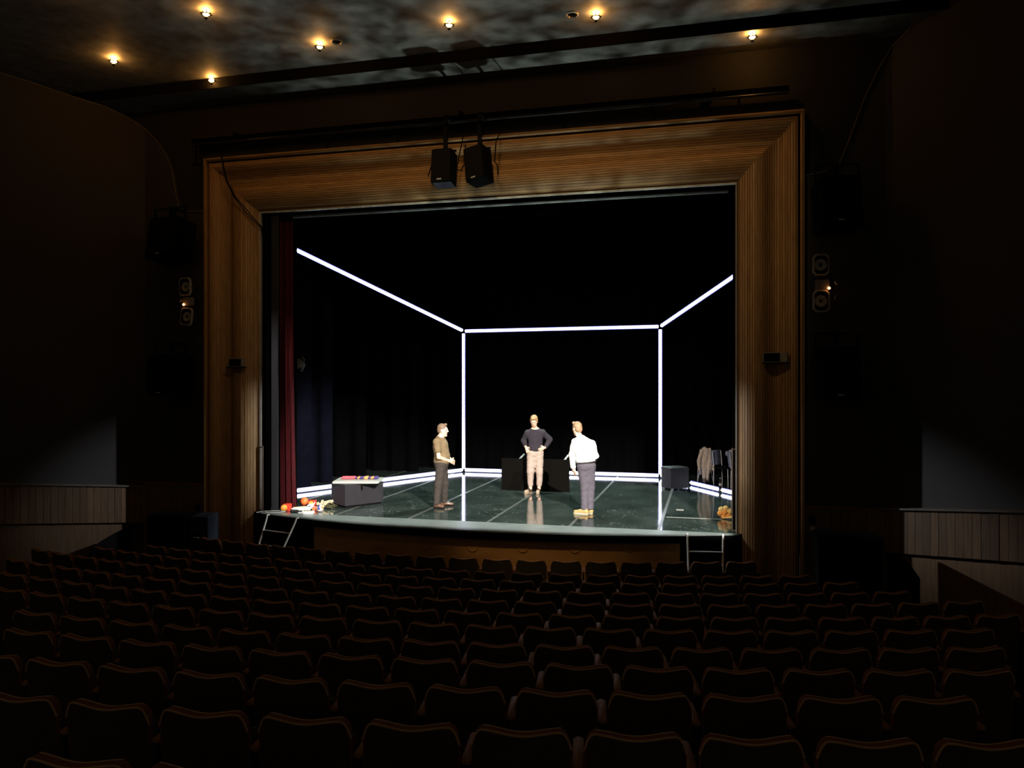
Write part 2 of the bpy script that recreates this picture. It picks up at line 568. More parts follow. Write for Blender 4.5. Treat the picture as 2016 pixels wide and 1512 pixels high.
# side walls: 45 degree fan walls with a curved top edge
def fan_wall(name, top_pts, foot, inner, parts_dir, ang_dir):
    """top_pts: world points along the curved top edge, from far audience end to the frame"""
    m = MB()
    n = len(top_pts)
    vs = [(x, y, z) for x, y, z in top_pts] + [(x, y, -1.1) for x, y, z in top_pts]
    fs = [(i, i + 1, n + i + 1, n + i) for i in range(n - 1)]
    m.add(vs, fs)
    return m


DL = Vector((-0.6, -0.8, 0))      # left wall runs this way from its corner
DR = Vector((0.7071, -0.7071, 0))
CL = Vector((-11.0, 13.2, 0))
CR = Vector((2.72, 13.23, 0))


def on_left(s, z): return CL + DL * s + Vector((0, 0, z))
def on_right(s, z): return CR + DR * s + Vector((0, 0, z))


left_top = [on_left(s, z) for s, z in ((12, 8.19), (2.6, 8.17), (1.95, 8.10), (1.30, 8.00), (0.72, 7.93), (0.28, 7.80))] + \
    [Vector(p) for p in ((-10.95, 13.17, 7.63), (-10.894, 13.17, 7.575), (-10.72, 13.17, 7.41), (-10.561, 13.17, 7.224), (-10.44, 13.17, 7.03), (-10.36, 13.17, 6.855), (-10.30, 13.17, 6.65), (-10.267, 13.17, 6.445), (-10.161, 13.17, 6.0), (-10.0, 13.17, 5.92), (-9.52, 13.17, 5.89))]
right_top = [on_right(s, z) for s, z in ((12, 8.19), (0.86, 8.19), (0.47, 7.99), (0.12, 7.79))] + \
    [Vector(p) for p in ((2.71, 13.17, 7.636), (2.61, 13.17, 7.464), (2.53, 13.17, 7.29), (2.448, 13.17, 7.119), (2.38, 13.17, 6.95), (2.314, 13.17, 6.77), (2.18, 13.17, 6.378), (2.015, 13.17, 5.946), (1.85, 13.17, 5.90), (1.46, 13.17, 5.85))]


def solid_fan(name, tops, thick_dir):
    m = MB()
    n = len(tops)
    front = [Vector(p) for p in tops]
    back = [p + Vector(thick_dir) for p in front]
    lo = [Vector((p.x, p.y, -1.1)) for p in front]
    lob = [Vector((p.x, p.y, -1.1)) for p in back]
    vs = front + lo + back + lob
    fs = []
    for i in range(n - 1):
        fs.append((i, i + 1, n + i + 1, n + i))
        fs.append((2 * n + i + 1, 2 * n + i, 3 * n + i, 3 * n + i + 1))
        fs.append((i + 1, i, 2 * n + i, 2 * n + i + 1))
    fs.append((0, n, 3 * n, 2 * n))
    m.add(vs, fs)
    o = structure(m.build(name, 'side_wall'))
    e = MB().tube([p + Vector((0, -0.012, 0)) for p in front], 0.012, 6)
    e.build('edge_moulding', 'edge_trim', o)
    return o


wl = solid_fan('wall_left', left_top, (0, 0.09, 0))
wr = solid_fan('wall_right', right_top, (0, 0.09, 0))


# timber parapets on both fan walls and the wainscot beside the frame
def parapet(parent, on, nrm, s_end, z0, ztop, rise, step=0.12):
    s = -0.02
    lip = []
    while s < s_end:
        w = step
        a, b = on(s, 0), on(s + w - 0.006, 0)
        za, zb = ztop + rise * s, ztop + rise * (s + w)
        z0a, z0b = z0 + rise * s, z0 + rise * (s + w)
        pr = 0.14 + random.uniform(-.004, .004)
        vs = []
        for p, zl, zh in ((a, z0a, za), (b, z0b, zb)):
            for off in (0.0, pr):
                q = p + nrm * off
                vs += [(q.x, q.y, zl), (q.x, q.y, zh)]
        fs = [(0, 1, 3, 2), (4, 6, 7, 5), (2, 3, 7, 6), (0, 4, 5, 1), (1, 5, 7, 3), (0, 2, 6, 4)]
        MB().add(vs, fs).build('plank', 'panel_wood', parent)
        s += w
    a, b = on(-0.06, 0), on(s_end, 0)
    m = MB()
    vs = []
    for p, z in ((a, ztop - 0.0 + rise * -0.06), (b, ztop + rise * s_end)):
        for off in (0.0, 0.18):
            q = p + nrm * off
            vs += [(q.x, q.y, z), (q.x, q.y, z + 0.025)]
    fs = [(0, 1, 3, 2), (4, 6, 7, 5), (2, 3, 7, 6), (0, 4, 5, 1), (1, 5, 7, 3), (0, 2, 6, 4)]
    m.add(vs, fs).build('cap_rail', 'edge_trim', parent)


NL = Vector((0.8, -0.6, 0))
NR = Vector((-0.7071, -0.7071, 0))
parapet(wl, on_left, NL, 4.2, -0.27, 0.44, 0.10)
parapet(wr, on_right, NR, 4.2, -0.14, 0.53, 0.12)


# lower walls below the parapets, their stage-side corner cut in a curve
def lower_wall(parent, on, nrm, pts, s_end, zend):
    m = MB()
    poly = pts + [(s_end, zend), (s_end, -1.1), (pts[0][0], -1.1)]
    vs = []
    for off in (0.02, 0.08):
        for s, z in poly:
            q = on(s, z) + nrm * off
            vs.append(q)
    n = len(poly)
    fs = [tuple(range(n)), tuple(range(2 * n - 1, n - 1, -1))] + [(i, i + n, (i + 1) % n + n, (i + 1) % n) for i in range(n)]
    m.add(vs, fs)
    return m.build('lower_panel', 'panel_wood', parent)


lower_wall(wl, on_left, NL, [(1.02, -1.0), (1.02, -0.77), (0.96, -0.66), (0.82, -0.56), (0.6, -0.44), (0.4, -0.36), (0.15, -0.28)], 4.2, 0.15)
lower_wall(wr, on_right, NR, [(0.62, -1.0), (0.62, -0.43), (0.56, -0.36), (0.48, -0.27), (0.40, -0.21), (0.3, -0.15)], 4.2, 0.36)
# black sheets for the shaded passage under the parapets, and the low wooden wainscot beside the frame
for nm, x0, x1, par in (('wainscot', XL - FO, -10.95, wl), ('wainscot', XR + FO, 2.70, wr)):
    xa, xb = sorted((x0, x1))
    k = 9
    for i in range(k):
        a, b = xa + (xb - xa) * i / k, xa + (xb - xa) * (i + 1) / k
        MB().box(((a + b) / 2, 13.14, -0.28), (b - a - .006, 0.05, 1.6)).build('plank', 'panel_wood', par)
    MB().box(((xa + xb) / 2, 13.13, 0.53), (xb - xa, 0.07, 0.03)).build('cap_rail', 'seat_rim', par)
for on, nrm, par, w in ((on_left, NL, wl, 1.02), (on_right, NR, wr, 0.62)):
    p, q = on(0, -0.7) + nrm * 0.012, on(w, -0.7) + nrm * 0.012
    m = MB()
    m.add([(p.x, p.y, -1.1), (q.x, q.y, -1.1), (q.x, q.y, -0.05), (p.x, p.y, -0.05)], [(0, 1, 2, 3)])
    m.build('passage_shade', 'black', par)  # flat black sheet paints the darkness of the passage

# ------------------------------------------------------------------ proscenium frame: mitred boards following a moulded section
prof = [(0, 13.46), (.03, 13.40), (.06, 13.345), (.10, 13.295), (.15, 13.25), (.20, 13.22), (.25, 13.20), (.30, 13.19), (.35, 13.19), (.40, 13.20), (.45, 13.225), (.50, 13.26), (.55, 13.29), (.60, 13.295), (.65, 13.275), (.70, 13.235), (.75, 13.19), (.80, 13.15), (.85, 13.125), (.90, 13.12), (.935, 13.13)]
_w = np.linspace(0, .935, 25)
prof = list(zip(_w.tolist(), np.interp(_w, [p[0] for p in prof], [p[1] for p in prof]).tolist()))
fr = structure(empty('trim_2'))


def mitred(kind, w0, y0, w1, y1, m, name, back=0.05):
    g = 0.003
    pts = []
    if kind == 'top':
        for w, y in ((w0 + g, y0), (w1 - g, y1), (w1 - g, y1 + back), (w0 + g, y0 + back)):
            pts.append(((XL - w, y, ZTOP + w), (XR + w, y, ZTOP + w)))
    else:
        sx, x0 = (-1, XL) if kind == 'left' else (1, XR)
        for w, y in ((w0 + g, y0), (w1 - g, y1), (w1 - g, y1 + back), (w0 + g, y0 + back)):
            zb = -1.05 if w > 0.06 else 0.004
            pts.append(((x0 + sx * w, y, -1.05 if w0 > 0.05 or w1 > .5 else 0.004), (x0 + sx * w, y, ZTOP + w)))
    vs = [p[0] for p in pts] + [p[1] for p in pts]
    fs = [(0, 1, 2, 3), (7, 6, 5, 4)] + [(i, i + 4, (i + 1) % 4 + 4, (i + 1) % 4) for i in range(4)]
    MB().add(vs, fs).build(name, m, fr)


for kind in ('left', 'right', 'top'):
    wm = 'frame_wood_h' if kind == 'top' else 'frame_wood'
    for (w0, y0), (w1, y1) in zip(prof[:-1], prof[1:]):
        j = random.uniform(-0.003, 0.003)
        mitred(kind, w0, y0 + j, w1, y1 + j, wm, 'board')
    mitred(kind, .0, 13.47, .97, 13.40, 'black', 'backing_board')
    mitred(kind, .935, 13.20, .965, 13.20, 'black', 'shadow_groove')
    mitred(kind, -.028, 13.415, .001, 13.40, 'lip_lit_tone' if kind == 'top' else 'jamb_bead', 'lit_edge_bead', 0.06)  # added bead, its pale colour standing in for light on the frame edge
    mitred(kind, .965, 13.10, .99, 13.075, wm, 'outer_moulding', 0.14)
    mitred(kind, .99, 13.075, 1.03, 13.085, wm, 'outer_moulding', 0.14)

# ------------------------------------------------------------------ stage masking
def cloth(name, x0, x1, y, z0, z1, m, label, folds=6, amp=0.05, flare=0.0, thick=0.01, ph=0.0, cat='curtain', group=None):
    mb = MB()

    def fn(u, v):
        a = amp * (0.55 + 0.45 * (1 - v))
        x = x0 + (x1 - x0) * u
        x += flare * (1 - v) ** 3 * (u - .3)
        yy = y + a * math.sin(ph + folds * 2 * math.pi * u) + 0.3 * a * math.sin(ph * 2 + folds * 5 * u + 3 * v)
        return (x, yy, z0 + (z1 - z0) * v)
    mb.sheet(fn, folds * 10, 10, thick)
    o = mb.build(name, m, None, True)
    return tag(o, label, cat, group)


cloth('red_curtain', -8.50, -8.02, 13.80, 0.01, 6.2, 'red_velvet', 'dark red velvet house curtain bunched at the left side of the stage', 4, 0.06, 0.10)
def flat(name, x0, x1, y, z1, m, label, th=0.03, cat='panel'):
    t = thing(name, label, cat, ((x0 + x1) / 2, y, 0))
    w = x1 - x0
    MB().box((0, 0, z1 / 2), (w, th, z1), bev=0.006).build('panel', m, t)
    MB().box((0, 0, 0.03), (w * .98, th + .03, 0.055)).build('foot', m, t)
    return t
flat('masking_flat', -8.62, -8.36, 13.50, 6.0, 'velvet', 'black masking flat just inside the left edge of the frame')
flat('masking_flat', -8.352, -8.20, 13.56, 6.0, 'grey_flat', 'slim blue-grey masking flat standing in front of the red curtain')
flat('masking_flat', -9.7, -8.19, 14.25, 6.2, 'velvet', 'tall black masking flat behind the red curtain')
flat('masking_flat', 0.415, 0.9, 13.62, 6.0, 'velvet', 'black masking flat just inside the right edge of the frame')
t = thing('boom_spotlight', 'grey spotlight with open barn doors peeping out behind the black masking flat', 'spotlight', (-8.52, 14.62, 0))
MB().tube([(0, 0, 0), (0, 0, 3.2)], .024, 8).build('pole', 'black', t, True)
MB().box((0, 0, .02), (.4, .4, .04)).build('base', 'black', t)
MB().box((.17, .02, 2.93), (.20, .26, .20), rz=.5, bev=.02).build('housing', 'horn_dark', t)
MB().box((.30, -.06, 2.84), (.02, .20, .18), rz=.5, ry=.5).build('barn_door', 'horn_dark', t)
MB().box((.30, -.06, 3.04), (.02, .20, .10), rz=.5, ry=-.6).build('barn_door', 'horn_dark', t)
MB().box((.06, 0, 2.93), (.12, .04, .04)).build('clamp', 'black', t)
legs = [(-10.9, -9.31, 16.80, 2), (-10.9, -9.22, 17.75, 3), (-10.6, -8.88, 19.0, 3), (-9.6, -8.0, 20.6, 3)]
names = ['first black side curtain behind the red curtain, blue-lit fold at its edge', 'second black side curtain from the front, left of the padded bench',
         'third black side curtain from the front on the stage left in the photo', 'rearmost black side curtain beside the left light corner']
for (x0, x1, y, k), lb in zip(legs, names):
    cloth('side_curtain', x0, x1, y, 0.01, 6.6, 'leg_cloth_lit' if y < 18.5 else 'velvet', lb, k, 0.07, 0, 0.012, 1.1, group='black side curtains')
cloth('side_curtain', 1.2, 2.6, 20.6, 0.01, 6.6, 'velvet', 'black side curtain beyond the chairs at the right', 3, 0.06, group='black side curtains')
cloth('back_curtain', -10.5, 2.8, 21.75, 0.01, 6.8, 'velvet', 'black curtain closing the back of the stage behind the light box', 30, 0.05)
bd = MB()
cloth('border_curtain', -9.6, 1.6, 14.5, 5.75, 7.4, 'velvet', 'black border curtain hanging across the top of the opening', 24, 0.03)
bt = thing('batten', 'grey metal batten across the top inside the frame', 'rod', (CX, 13.9, 5.86))
MB().tube([(-4.42, 0, 0), (4.38, 0, 0)], 0.032, 8).build('pipe', 'pale_metal', bt, True)
for x in (-3.5, 0, 3.5):
    MB().tube([(x, 0, 0.02), (x, 0, 1.6)], 0.006, 6).build('suspension_wire', 'black', bt)

# ------------------------------------------------------------------ LED light box
A0, A1 = Vector((-9.55, 14.82, 0)), Vector((-6.71, 20.8, 0))
B0, B1 = Vector((1.55, 16.3, 0)), Vector((-1.22, 20.8, 0))


def led(label, p, q, r=0.025, inset=0.05):
    p, q = Vector(p), Vector(q)
    d = (q - p).normalized()
    t = thing('light_strip', label, 'light', tuple(p), 0, 'strips of the white light box')
    a, b = d * inset, (q - p) - d * inset
    MB().tube([a, b], r, 8).build('light_tube', 'led_white', t)
    # channel carrying the tube, with added blue glowing strips imitating the halo
    side = d.cross(Vector((0, 1, 0)))
    if side.length < .3:
        side = d.cross(Vector((0, 0, 1)))
    side.normalize()
    up = d.cross(side).normalized()
    if up.y < 0:
        up = -up
    for sgn in (-1, 1):
        MB().tube([a + side * sgn * (r + .014) + up * .012, b + side * sgn * (r + .014) + up * .012], 0.012, 6).build('halo_strip', 'led_halo', t)
    MB().tube([a + up * (r + .012), b + up * (r + .012)], 0.028, 4).build('channel', 'black', t)
    return t


def sl(P, Q, t, z=None):
    v = P.lerp(Q, t)
    return v if z is None else Vector((v.x, v.y, z))


zl = lambda y: 4.0 + (20.8 - y) * 0.311
ZB = 0.065
led('sloping white light strip high on the left of the stage', Vector((A0.x + .40, A0.y + .85, zl(A0.y + .85))), Vector((A1.x, A1.y, 4.0)))
led('sloping white light strip high on the right of the stage', Vector((B0.x - .2, B0.y + .33, zl(B0.y + .33))), Vector((B1.x, B1.y, 4.03)))
led('horizontal white light strip across the top of the back', (A1.x, A1.y, 4.0), (B1.x, B1.y, 4.03))
led('upright white light strip at the left back corner', (A1.x, A1.y, 0.05), (A1.x, A1.y, 3.98))
led('upright white light strip at the right back corner', (B1.x, B1.y, 0.05), (B1.x, B1.y, 4.0))
led('white light strip on the floor along the back', (A1.x, A1.y, ZB), (B1.x, B1.y, ZB))
led('white light strip on the floor along the left side behind the bench', (A0.x, A0.y, ZB), (A1.x, A1.y, ZB))
led('short floor light strip at the right, near the frame', (B0.x, B0.y, ZB), tuple(sl(B0, B1, 0.455, ZB)))
led('short floor light strip at the right, below the beige coat', tuple(sl(B0, B1, 0.465, ZB)), tuple(sl(B0, B1, 0.715, ZB)))
led('short floor light strip hidden behind the black cube', tuple(sl(B0, B1, 0.725, ZB)), (B1.x, B1.y, ZB))

# ------------------------------------------------------------------ desk
dk = thing('table', 'black table tipped on its side behind the middle man, pale legs pointing back', 'table', (-3.91, 17.57, 0))
MB().box((0, 0, 0.375), (1.62, 0.035, 0.745), bev=.004).build('tabletop', 'desk_black', dk)
MB().box((0, 0.05, 0.375), (1.50, 0.06, 0.63)).build('apron_frame', 'desk_black', dk)
for x in (-0.42, 0.66):
    MB().tube([(x, 0.08, 0.70), (x + .03, 0.50, 0.80)], .028, 4).build('leg', 'pale_metal', dk)
    MB().tube([(x, 0.08, 0.10), (x + .03, 0.50, 0.06)], .028, 4).build('leg', 'pale_metal', dk)

# ------------------------------------------------------------------ left bench box with scarf
bx = thing('bench_box', 'black box bench with a pale overhanging lid at stage left in the photo', 'bench', (-7.06, 14.15, 0))
e1, e2 = Vector((0.50, 0.74, 0)), Vector((-0.46, 0.31, 0))
base = [Vector((0, 0, 0)), e1, e1 + e2, e2]
m = MB()
m.prism([(p.x, p.y) for p in base], 0.045, 0.47, 'z')
m.build('body', 'box_black', bx)
m = MB()
c = (e1 + e2) / 2
m.prism([(c.x + (p.x - c.x) * .92, c.y + (p.y - c.y) * .92) for p in base], 0.0, 0.045, 'z')
m.build('plinth', 'black', bx)
lm = MB()
lm.box((0.035, 0.55, 0.495), (0.94, 0.72, 0.05), rz=math.radians(14.5), bev=.012)
lm.build('lid', 'lid_pale', bx)
MB().box((0.24, 0.28, 0.40), (0.035, 0.02, 0.10), rz=math.atan2(e1.y, e1.x), bev=.004).build('latch', 'black', bx)
sc = thing('scarf', 'folded striped scarf, red, blue and orange, lying on the pale bench lid', 'scarf', (-7.03, 14.76, 0.523), math.radians(14.5))
xx = -0.37
for w, mm in ((0.29, 'scarf_red'), (0.04, 'scarf_blue'), (0.05, 'scarf_orange'), (0.085, 'scarf_blue'), (0.09, 'scarf_orange'), (0.05, 'scarf_blue'), (0.07, 'scarf_orange'), (0.08, 'scarf_blue')):
    MB().box((xx + w / 2, 0, 0.026), (w, 0.17 + random.uniform(0, .02), 0.05 + random.uniform(-.006, .006)), bev=.014).build('stripe', mm, sc, True)
    xx += w

# ------------------------------------------------------------------ right cube
cb = thing('cube_box', 'black cube on castors with a green-lit pale top at the right back corner', 'box', (-0.83, 18.3, 0))
e1, e2 = Vector((0.40, 0.285, 0)), Vector((-0.235, 0.335, 0))
base = [Vector((0, 0, 0)), e1, e1 + e2, e2]
MB().prism([(p.x, p.y) for p in base], 0.055, 0.49, 'z').build('body', 'box_black', cb)
c = (e1 + e2) / 2
MB().prism([(c.x + (p.x - c.x) * 1.04, c.y + (p.y - c.y) * 1.04) for p in base], 0.491, 0.525, 'z').build('rim', 'box_black', cb)
MB().prism([(c.x + (p.x - c.x) * .93, c.y + (p.y - c.y) * .93) for p in base], 0.526, 0.545, 'z').build('top_panel', 'lid_green_lit', cb)
for p in base:
    q = c + (p - c) * .82
    MB().lathe([(0.001, -.012), (0.027, -.012), (0.027, .012), (0.001, .012)], 12, Matrix.Translation((q.x, q.y, 0.028)) @ Matrix.Rotation(math.radians(90), 4, 'Y')).build('castor', 'pale_metal', cb)

# ------------------------------------------------------------------ chairs and clothes at the right
def chair(label, loc, rz, bm='chair_blue', wb=.42, hb=.36):
    t = thing('side_chair', label, 'chair', loc, rz, 'chairs beyond the right light strip')
    MB().sheet(lambda u, v: ((u - .5) * wb, 0.20 + .05 * v - .05 * (1 - (2 * u - 1) ** 2) + .04, .50 + hb * v), 6, 4, 0.012).build('backrest', bm, t, True)
    MB().box((0, 0, 0.44), (.42, .42, .03), bev=.01).build('seat', 'black', t)
    for sx in (-1, 1):
        for sy in (-1, 1):
            top = (sx * .18, sy * .18, .43)
            bot = (sx * .20, sy * .20, 0.0)
            if sy == 1:
                MB().tube([(sx * wb * .45, .24, .48 + hb), (sx * wb * .45, .20, .45), bot], .009, 6).build('leg', 'steel', t)
            else:
                MB().tube([top, bot], .009, 6).build('leg', 'steel', t)
    return t


chair('dark chair under the beige coat, beyond the right light strip', (-0.05, 20.02, 0), math.radians(180), 'black', .26, .28)
chair('chair with a blue-grey backrest beside the beige coat', (0.42, 19.70, 0), math.radians(58))
chair('chair under the grey cloth at the edge of the right frame', (0.82, 19.28, 0), math.radians(58))
for z in (0,):
    bo = thing('bottle', 'small black and white bottle on the floor beside the chair legs', 'bottle', (0.30, 19.35, 0))
    MB().lathe([(.001, 0), (.032, 0), (.034, .01), (.034, .12), (.014, .17), (.014, .20), (.001, .20)], 12).build('body', 'black_gloss', bo, True)
    MB().lathe([(.0352, .03), (.0352, .09)], 12).build('paper_label', 'white_plastic', bo, True)
    MB().lathe([(.001, .22), (.016, .22), (.016, .20), (.001, .20)], 10).build('cap', 'white_plastic', bo)

# ------------------------------------------------------------------ implicit-surface modeller for figures and cloth
def smin_into(D, sl_, d, k):
    old = D[sl_]
    h = np.clip(0.5 + 0.5 * (old - d) / k, 0, 1)
    D[sl_] = old * (1 - h) + d * h - k * h * (1 - h)


def implicit(prims, res=0.01, cuts=(), noise=0.0, nfreq=22.0, vertical=False, inflate=0.0, pad=0.06, crease=0.0):
    lo = np.array([1e9] * 3)
    hi = -lo
    for p in prims:
        if p[0] == 'c':
            _, a, b, ra, rb, k = p[:6]
            s = np.array(p[6]) if len(p) > 6 else np.ones(3)
            r = max(ra, rb) * np.maximum(s, 1) + inflate
            for q in (a, b):
                lo = np.minimum(lo, np.array(q) - r)
                hi = np.maximum(hi, np.array(q) + r)
        else:
            _, c, r, k = p[:4]
            r = np.array(r) + inflate
            m = r.max() if len(p) > 4 else r
            lo = np.minimum(lo, np.array(c) - m)
            hi = np.maximum(hi, np.array(c) + m)
    lo -= pad
    hi += pad
    n = np.ceil((hi - lo) / res).astype(int) + 1
    D = np.full(n, 0.12, dtype=np.float32)
    ax = [lo[i] + res * np.arange(n[i]) for i in range(3)]
    for p in prims:
        k = p[5] if p[0] == 'c' else p[3]
        if p[0] == 'c':
            _, a, b, ra, rb = p[:5]
            a, b = np.array(a, float), np.array(b, float)
            s = np.array(p[6], float) if len(p) > 6 else np.ones(3)
            mr = max(ra, rb) * np.maximum(s, 1) + 0.08 + inflate
            l2, h2 = np.minimum(a, b) - mr, np.maximum(a, b) + mr
        else:
            _, c, r = p[:3]
            c, r = np.array(c, float), np.array(r, float)
            m = (r.max() if len(p) > 4 else r) + 0.08 + inflate
            l2, h2 = c - m, c + m
        i0 = np.clip(np.floor((l2 - lo) / res).astype(int), 0, n)
        i1 = np.clip(np.ceil((h2 - lo) / res).astype(int) + 1, 0, n)
        sl_ = tuple(slice(i0[i], i1[i]) for i in range(3))
        X, Y, Z = np.meshgrid(*[ax[i][sl_[i]] for i in range(3)], indexing='ij')
        if p[0] == 'c':
            Q = [X, Y, Z]
            A, B = a / s, b / s
            ba = B - A
            L2 = max(ba @ ba, 1e-9)
            pa = [(Q[i] / s[i] - A[i]) for i in range(3)]
            t = np.clip((pa[0] * ba[0] + pa[1] * ba[1] + pa[2] * ba[2]) / L2, 0, 1)
            d = np.sqrt(sum((pa[i] - t * ba[i]) ** 2 for i in range(3))) - (ra + (rb - ra) * t)
            d = d * s.min()
        else:
            x, y, z = X - c[0], Y - c[1], Z - c[2]
            if len(p) > 4:
                R3 = np.array(p[4])
                x, y, z = [R3[0][i] * x + R3[1][i] * y + R3[2][i] * z for i in range(3)]
            g = np.sqrt((x / r[0]) ** 2 + (y / r[1]) ** 2 + (z / r[2]) ** 2)
            g2 = np.sqrt((x / r[0] ** 2) ** 2 + (y / r[1] ** 2) ** 2 + (z / r[2] ** 2) ** 2) + 1e-6
            d = g * (g - 1) / g2
        smin_into(D, sl_, d.astype(np.float32), max(k, 1e-4))
    D -= inflate
    if noise or cuts or crease:
        X, Y, Z = np.meshgrid(*ax, indexing='ij')
        if crease:
            q_ = np.sin(34 * (Z + .55 * X) + 2.4 * np.sin(13 * X + 5 * Z) + 1.5 * np.sin(11 * Y)) * np.sin(17 * (Z - .7 * X) + 2 * np.sin(7 * Z))
            D = D - (crease * (np.sqrt(np.abs(q_) + .02) - .55)).astype(np.float32)
        if noise:
            f = nfreq
            if vertical:
                D = D + (noise * np.sin(f * (X + .5 * Y) + 2.2 * np.sin(4.2 * Z + 5 * X)) + .45 * noise * np.sin(1.9 * f * X - 9 * Z)).astype(np.float32)
                noise *= .35
            D = D + noise * (np.sin(f * X + 2.1 * np.sin(f * .53 * Z + 3 * Y)) * np.sin(f * .8 * Z + 1.7 * np.sin(f * .6 * X)) + .6 * np.sin(f * 1.7 * (Z + .6 * X) + 4 * Y)).astype(np.float32)
        for pt, nm in cuts:
            pt, nm = np.array(pt, float), np.array(nm, float)
            nm = nm / np.linalg.norm(nm)
            D = np.maximum(D, ((X - pt[0]) * nm[0] + (Y - pt[1]) * nm[1] + (Z - pt[2]) * nm[2]).astype(np.float32))
    # surface nets
    S = D < 0
    n0, n1, n2 = np.array(D.shape) - 1
    acc = np.zeros((n0, n1, n2, 3), np.float32)
    cnt = np.zeros((n0, n1, n2), np.float32)
    corner = [(i, j, k) for i in (0, 1) for j in (0, 1) for k in (0, 1)]

    def V(A, c): return A[c[0]:c[0] + n0, c[1]:c[1] + n1, c[2]:c[2] + n2]
    for a_ in corner:
        for axi in range(3):
            if a_[axi] == 1:
                continue
            b_ = list(a_)
            b_[axi] = 1
            da, db = V(D, a_), V(D, b_)
            cr = (da < 0) != (db < 0)
            t = np.where(cr, da / np.where(cr, da - db, 1), 0)
            for q in range(3):
                acc[..., q] += np.where(cr, a_[q] + (t if q == axi else 0), 0)
            cnt += cr
    idx = -np.ones((n0, n1, n2), np.int64)
    msk = cnt > 0
    idx[msk] = np.arange(msk.sum())
    cells = np.argwhere(msk)
    verts = lo + res * (cells + acc[msk] / cnt[msk][:, None])
    faces = []
    # edges along each axis
    for axi in range(3):
        u, v = [q for q in range(3) if q != axi]
        sh_ = [slice(1, -1)] * 3
        sh_[axi] = slice(0, -1)
        A = S[tuple(sh_)]
        sh2 = list(sh_)
        sh2[axi] = slice(1, None)
        B = S[tuple(sh2)]
        loc = np.argwhere(A != B)
        if not len(loc):
            continue
        flip = A[tuple(loc.T)]
        g = loc.copy()
        g[:, u] += 1
        g[:, v] += 1

        def cell(du, dv):
            h = g.copy()
            h[:, u] -= du
            h[:, v] -= dv
            return idx[tuple(h.T)]
        q = np.stack([cell(1, 1), cell(0, 1), cell(0, 0), cell(1, 0)], 1)
        if axi == 1:
            flip = ~flip
        q[~flip] = q[~flip][:, ::-1]
        faces.append(q)
    return verts, np.concatenate(faces)


def imesh(name, m, prims, parent=None, **kw):
    v, f = implicit(prims, **kw)
    me = bpy.data.meshes.new(name)
    me.from_pydata(v.tolist(), [], f.tolist())
    me.materials.append(MATS[m])
    me.polygons.foreach_set('use_smooth', [True] * len(me.polygons))
    o = bpy.data.objects.new(name, me)
    COL.objects.link(o)
    if parent: o.parent = parent
    return o


def rot3(rx=0, ry=0, rz=0):
    return [list(r) for r in (Matrix.Rotation(rz, 3, 'Z') @ Matrix.Rotation(ry, 3, 'Y') @ Matrix.Rotation(rx, 3, 'X'))]


def fingers(w, palm, d, side, up, curl=0.5, L=0.075):
    """prims for palm and five fingers: w wrist, palm centre, d finger direction, side towards the thumb, up = back of hand"""
    w, palm, d, side, up = [Vector(q) for q in (w, palm, d, side, up)]
    d.normalize()
    side = (side - d * side.dot(d)).normalized()
    up = d.cross(side).normalized() if up.length == 0 else (up - d * up.dot(d) - side * up.dot(side)).normalized()
    P = [('c', w, palm - d * .02, .026, .030, .02), ('c', palm - d * .02 + side * .022, palm + d * .03 + side * .024, .018, .015, .015),
         ('c', palm - d * .02 - side * .02, palm + d * .025 - side * .026, .018, .014, .015), ('c', palm - d * .02, palm + d * .035, .02, .017, .015)]
    for i, (o, l) in enumerate(((.032, .92), (.011, 1.0), (-.010, .95), (-.031, .76))):
        k0 = palm + d * .04 + side * o
        k1 = k0 + d * (L * l * .5) - up * (L * l * .5 * curl * .5) + side * o * .25
        k2 = k1 + d * (L * l * .45 * (1 - curl * .6)) - up * (L * l * .45 * curl)
        P += [('c', k0 - d * .03, k1, .0098, .0090, .006), ('c', k1, k2, .0090, .0075, .004)]
    t0 = palm - d * .025 + side * .03
    t1 = t0 + side * .035 + d * .02
    t2 = t1 + d * .035 - up * .008 + side * .004
    P += [('c', t0, t1, .0145, .0115, .01), ('c', t1, t2, .0112, .009, .005)]
    return [tuple(tuple(q) if isinstance(q, Vector) else q for q in p) for p in P]


def head_prims(c, f, tilt=0.0):
    """head, neck excluded: c centre, f unit horizontal facing direction, tilt = pitch down in radians"""
    c = Vector(c)
    f = Vector((f[0], f[1], 0)).normalized()
    side = Vector((0, 0, 1)).cross(f)
    fw = f * math.cos(tilt) + Vector((0, 0, -1)) * math.sin(tilt)
    up = f * math.sin(tilt) + Vector((0, 0, 1)) * math.cos(tilt)

    def P(a, b, z): return tuple(c + fw * a + side * b + up * z)
    Rm = [[fw[i], side[i], up[i]] for i in range(3)]
    pr = [('e', P(-.012, 0, .025), (.096, .076, .095), .02, Rm),
          ('e', P(.022, 0, -.045), (.066, .060, .080), .03, Rm),
          ('c', P(.070, 0, -.108), P(.055, 0, -.10), .024, .034, .03),
          ('c', P(.092, 0, .018), P(.106, 0, -.022), .008, .015, .012),
          ('c', P(.083, -.010, -.030), P(.083, .010, -.030), .012, .012, .01),
          ('c', P(.074, -.032, .030), P(.074, .032, .030), .014, .014, .02),
          ('c', P(.060, -.045, -.02), P(.052, -.05, -.015), .016, .016, .02), ('c', P(.060, .045, -.02), P(.052, .05, -.015), .016, .016, .02),
          ('c', P(.084, -.016, -.062), P(.084, .016, -.062), .009, .009, .008),
          ('e', P(-.005, .078, -.012), (.022, .010, .033), .008, Rm), ('e', P(-.005, -.078, -.012), (.022, .010, .033), .008, Rm)]
    return pr, P, Rm


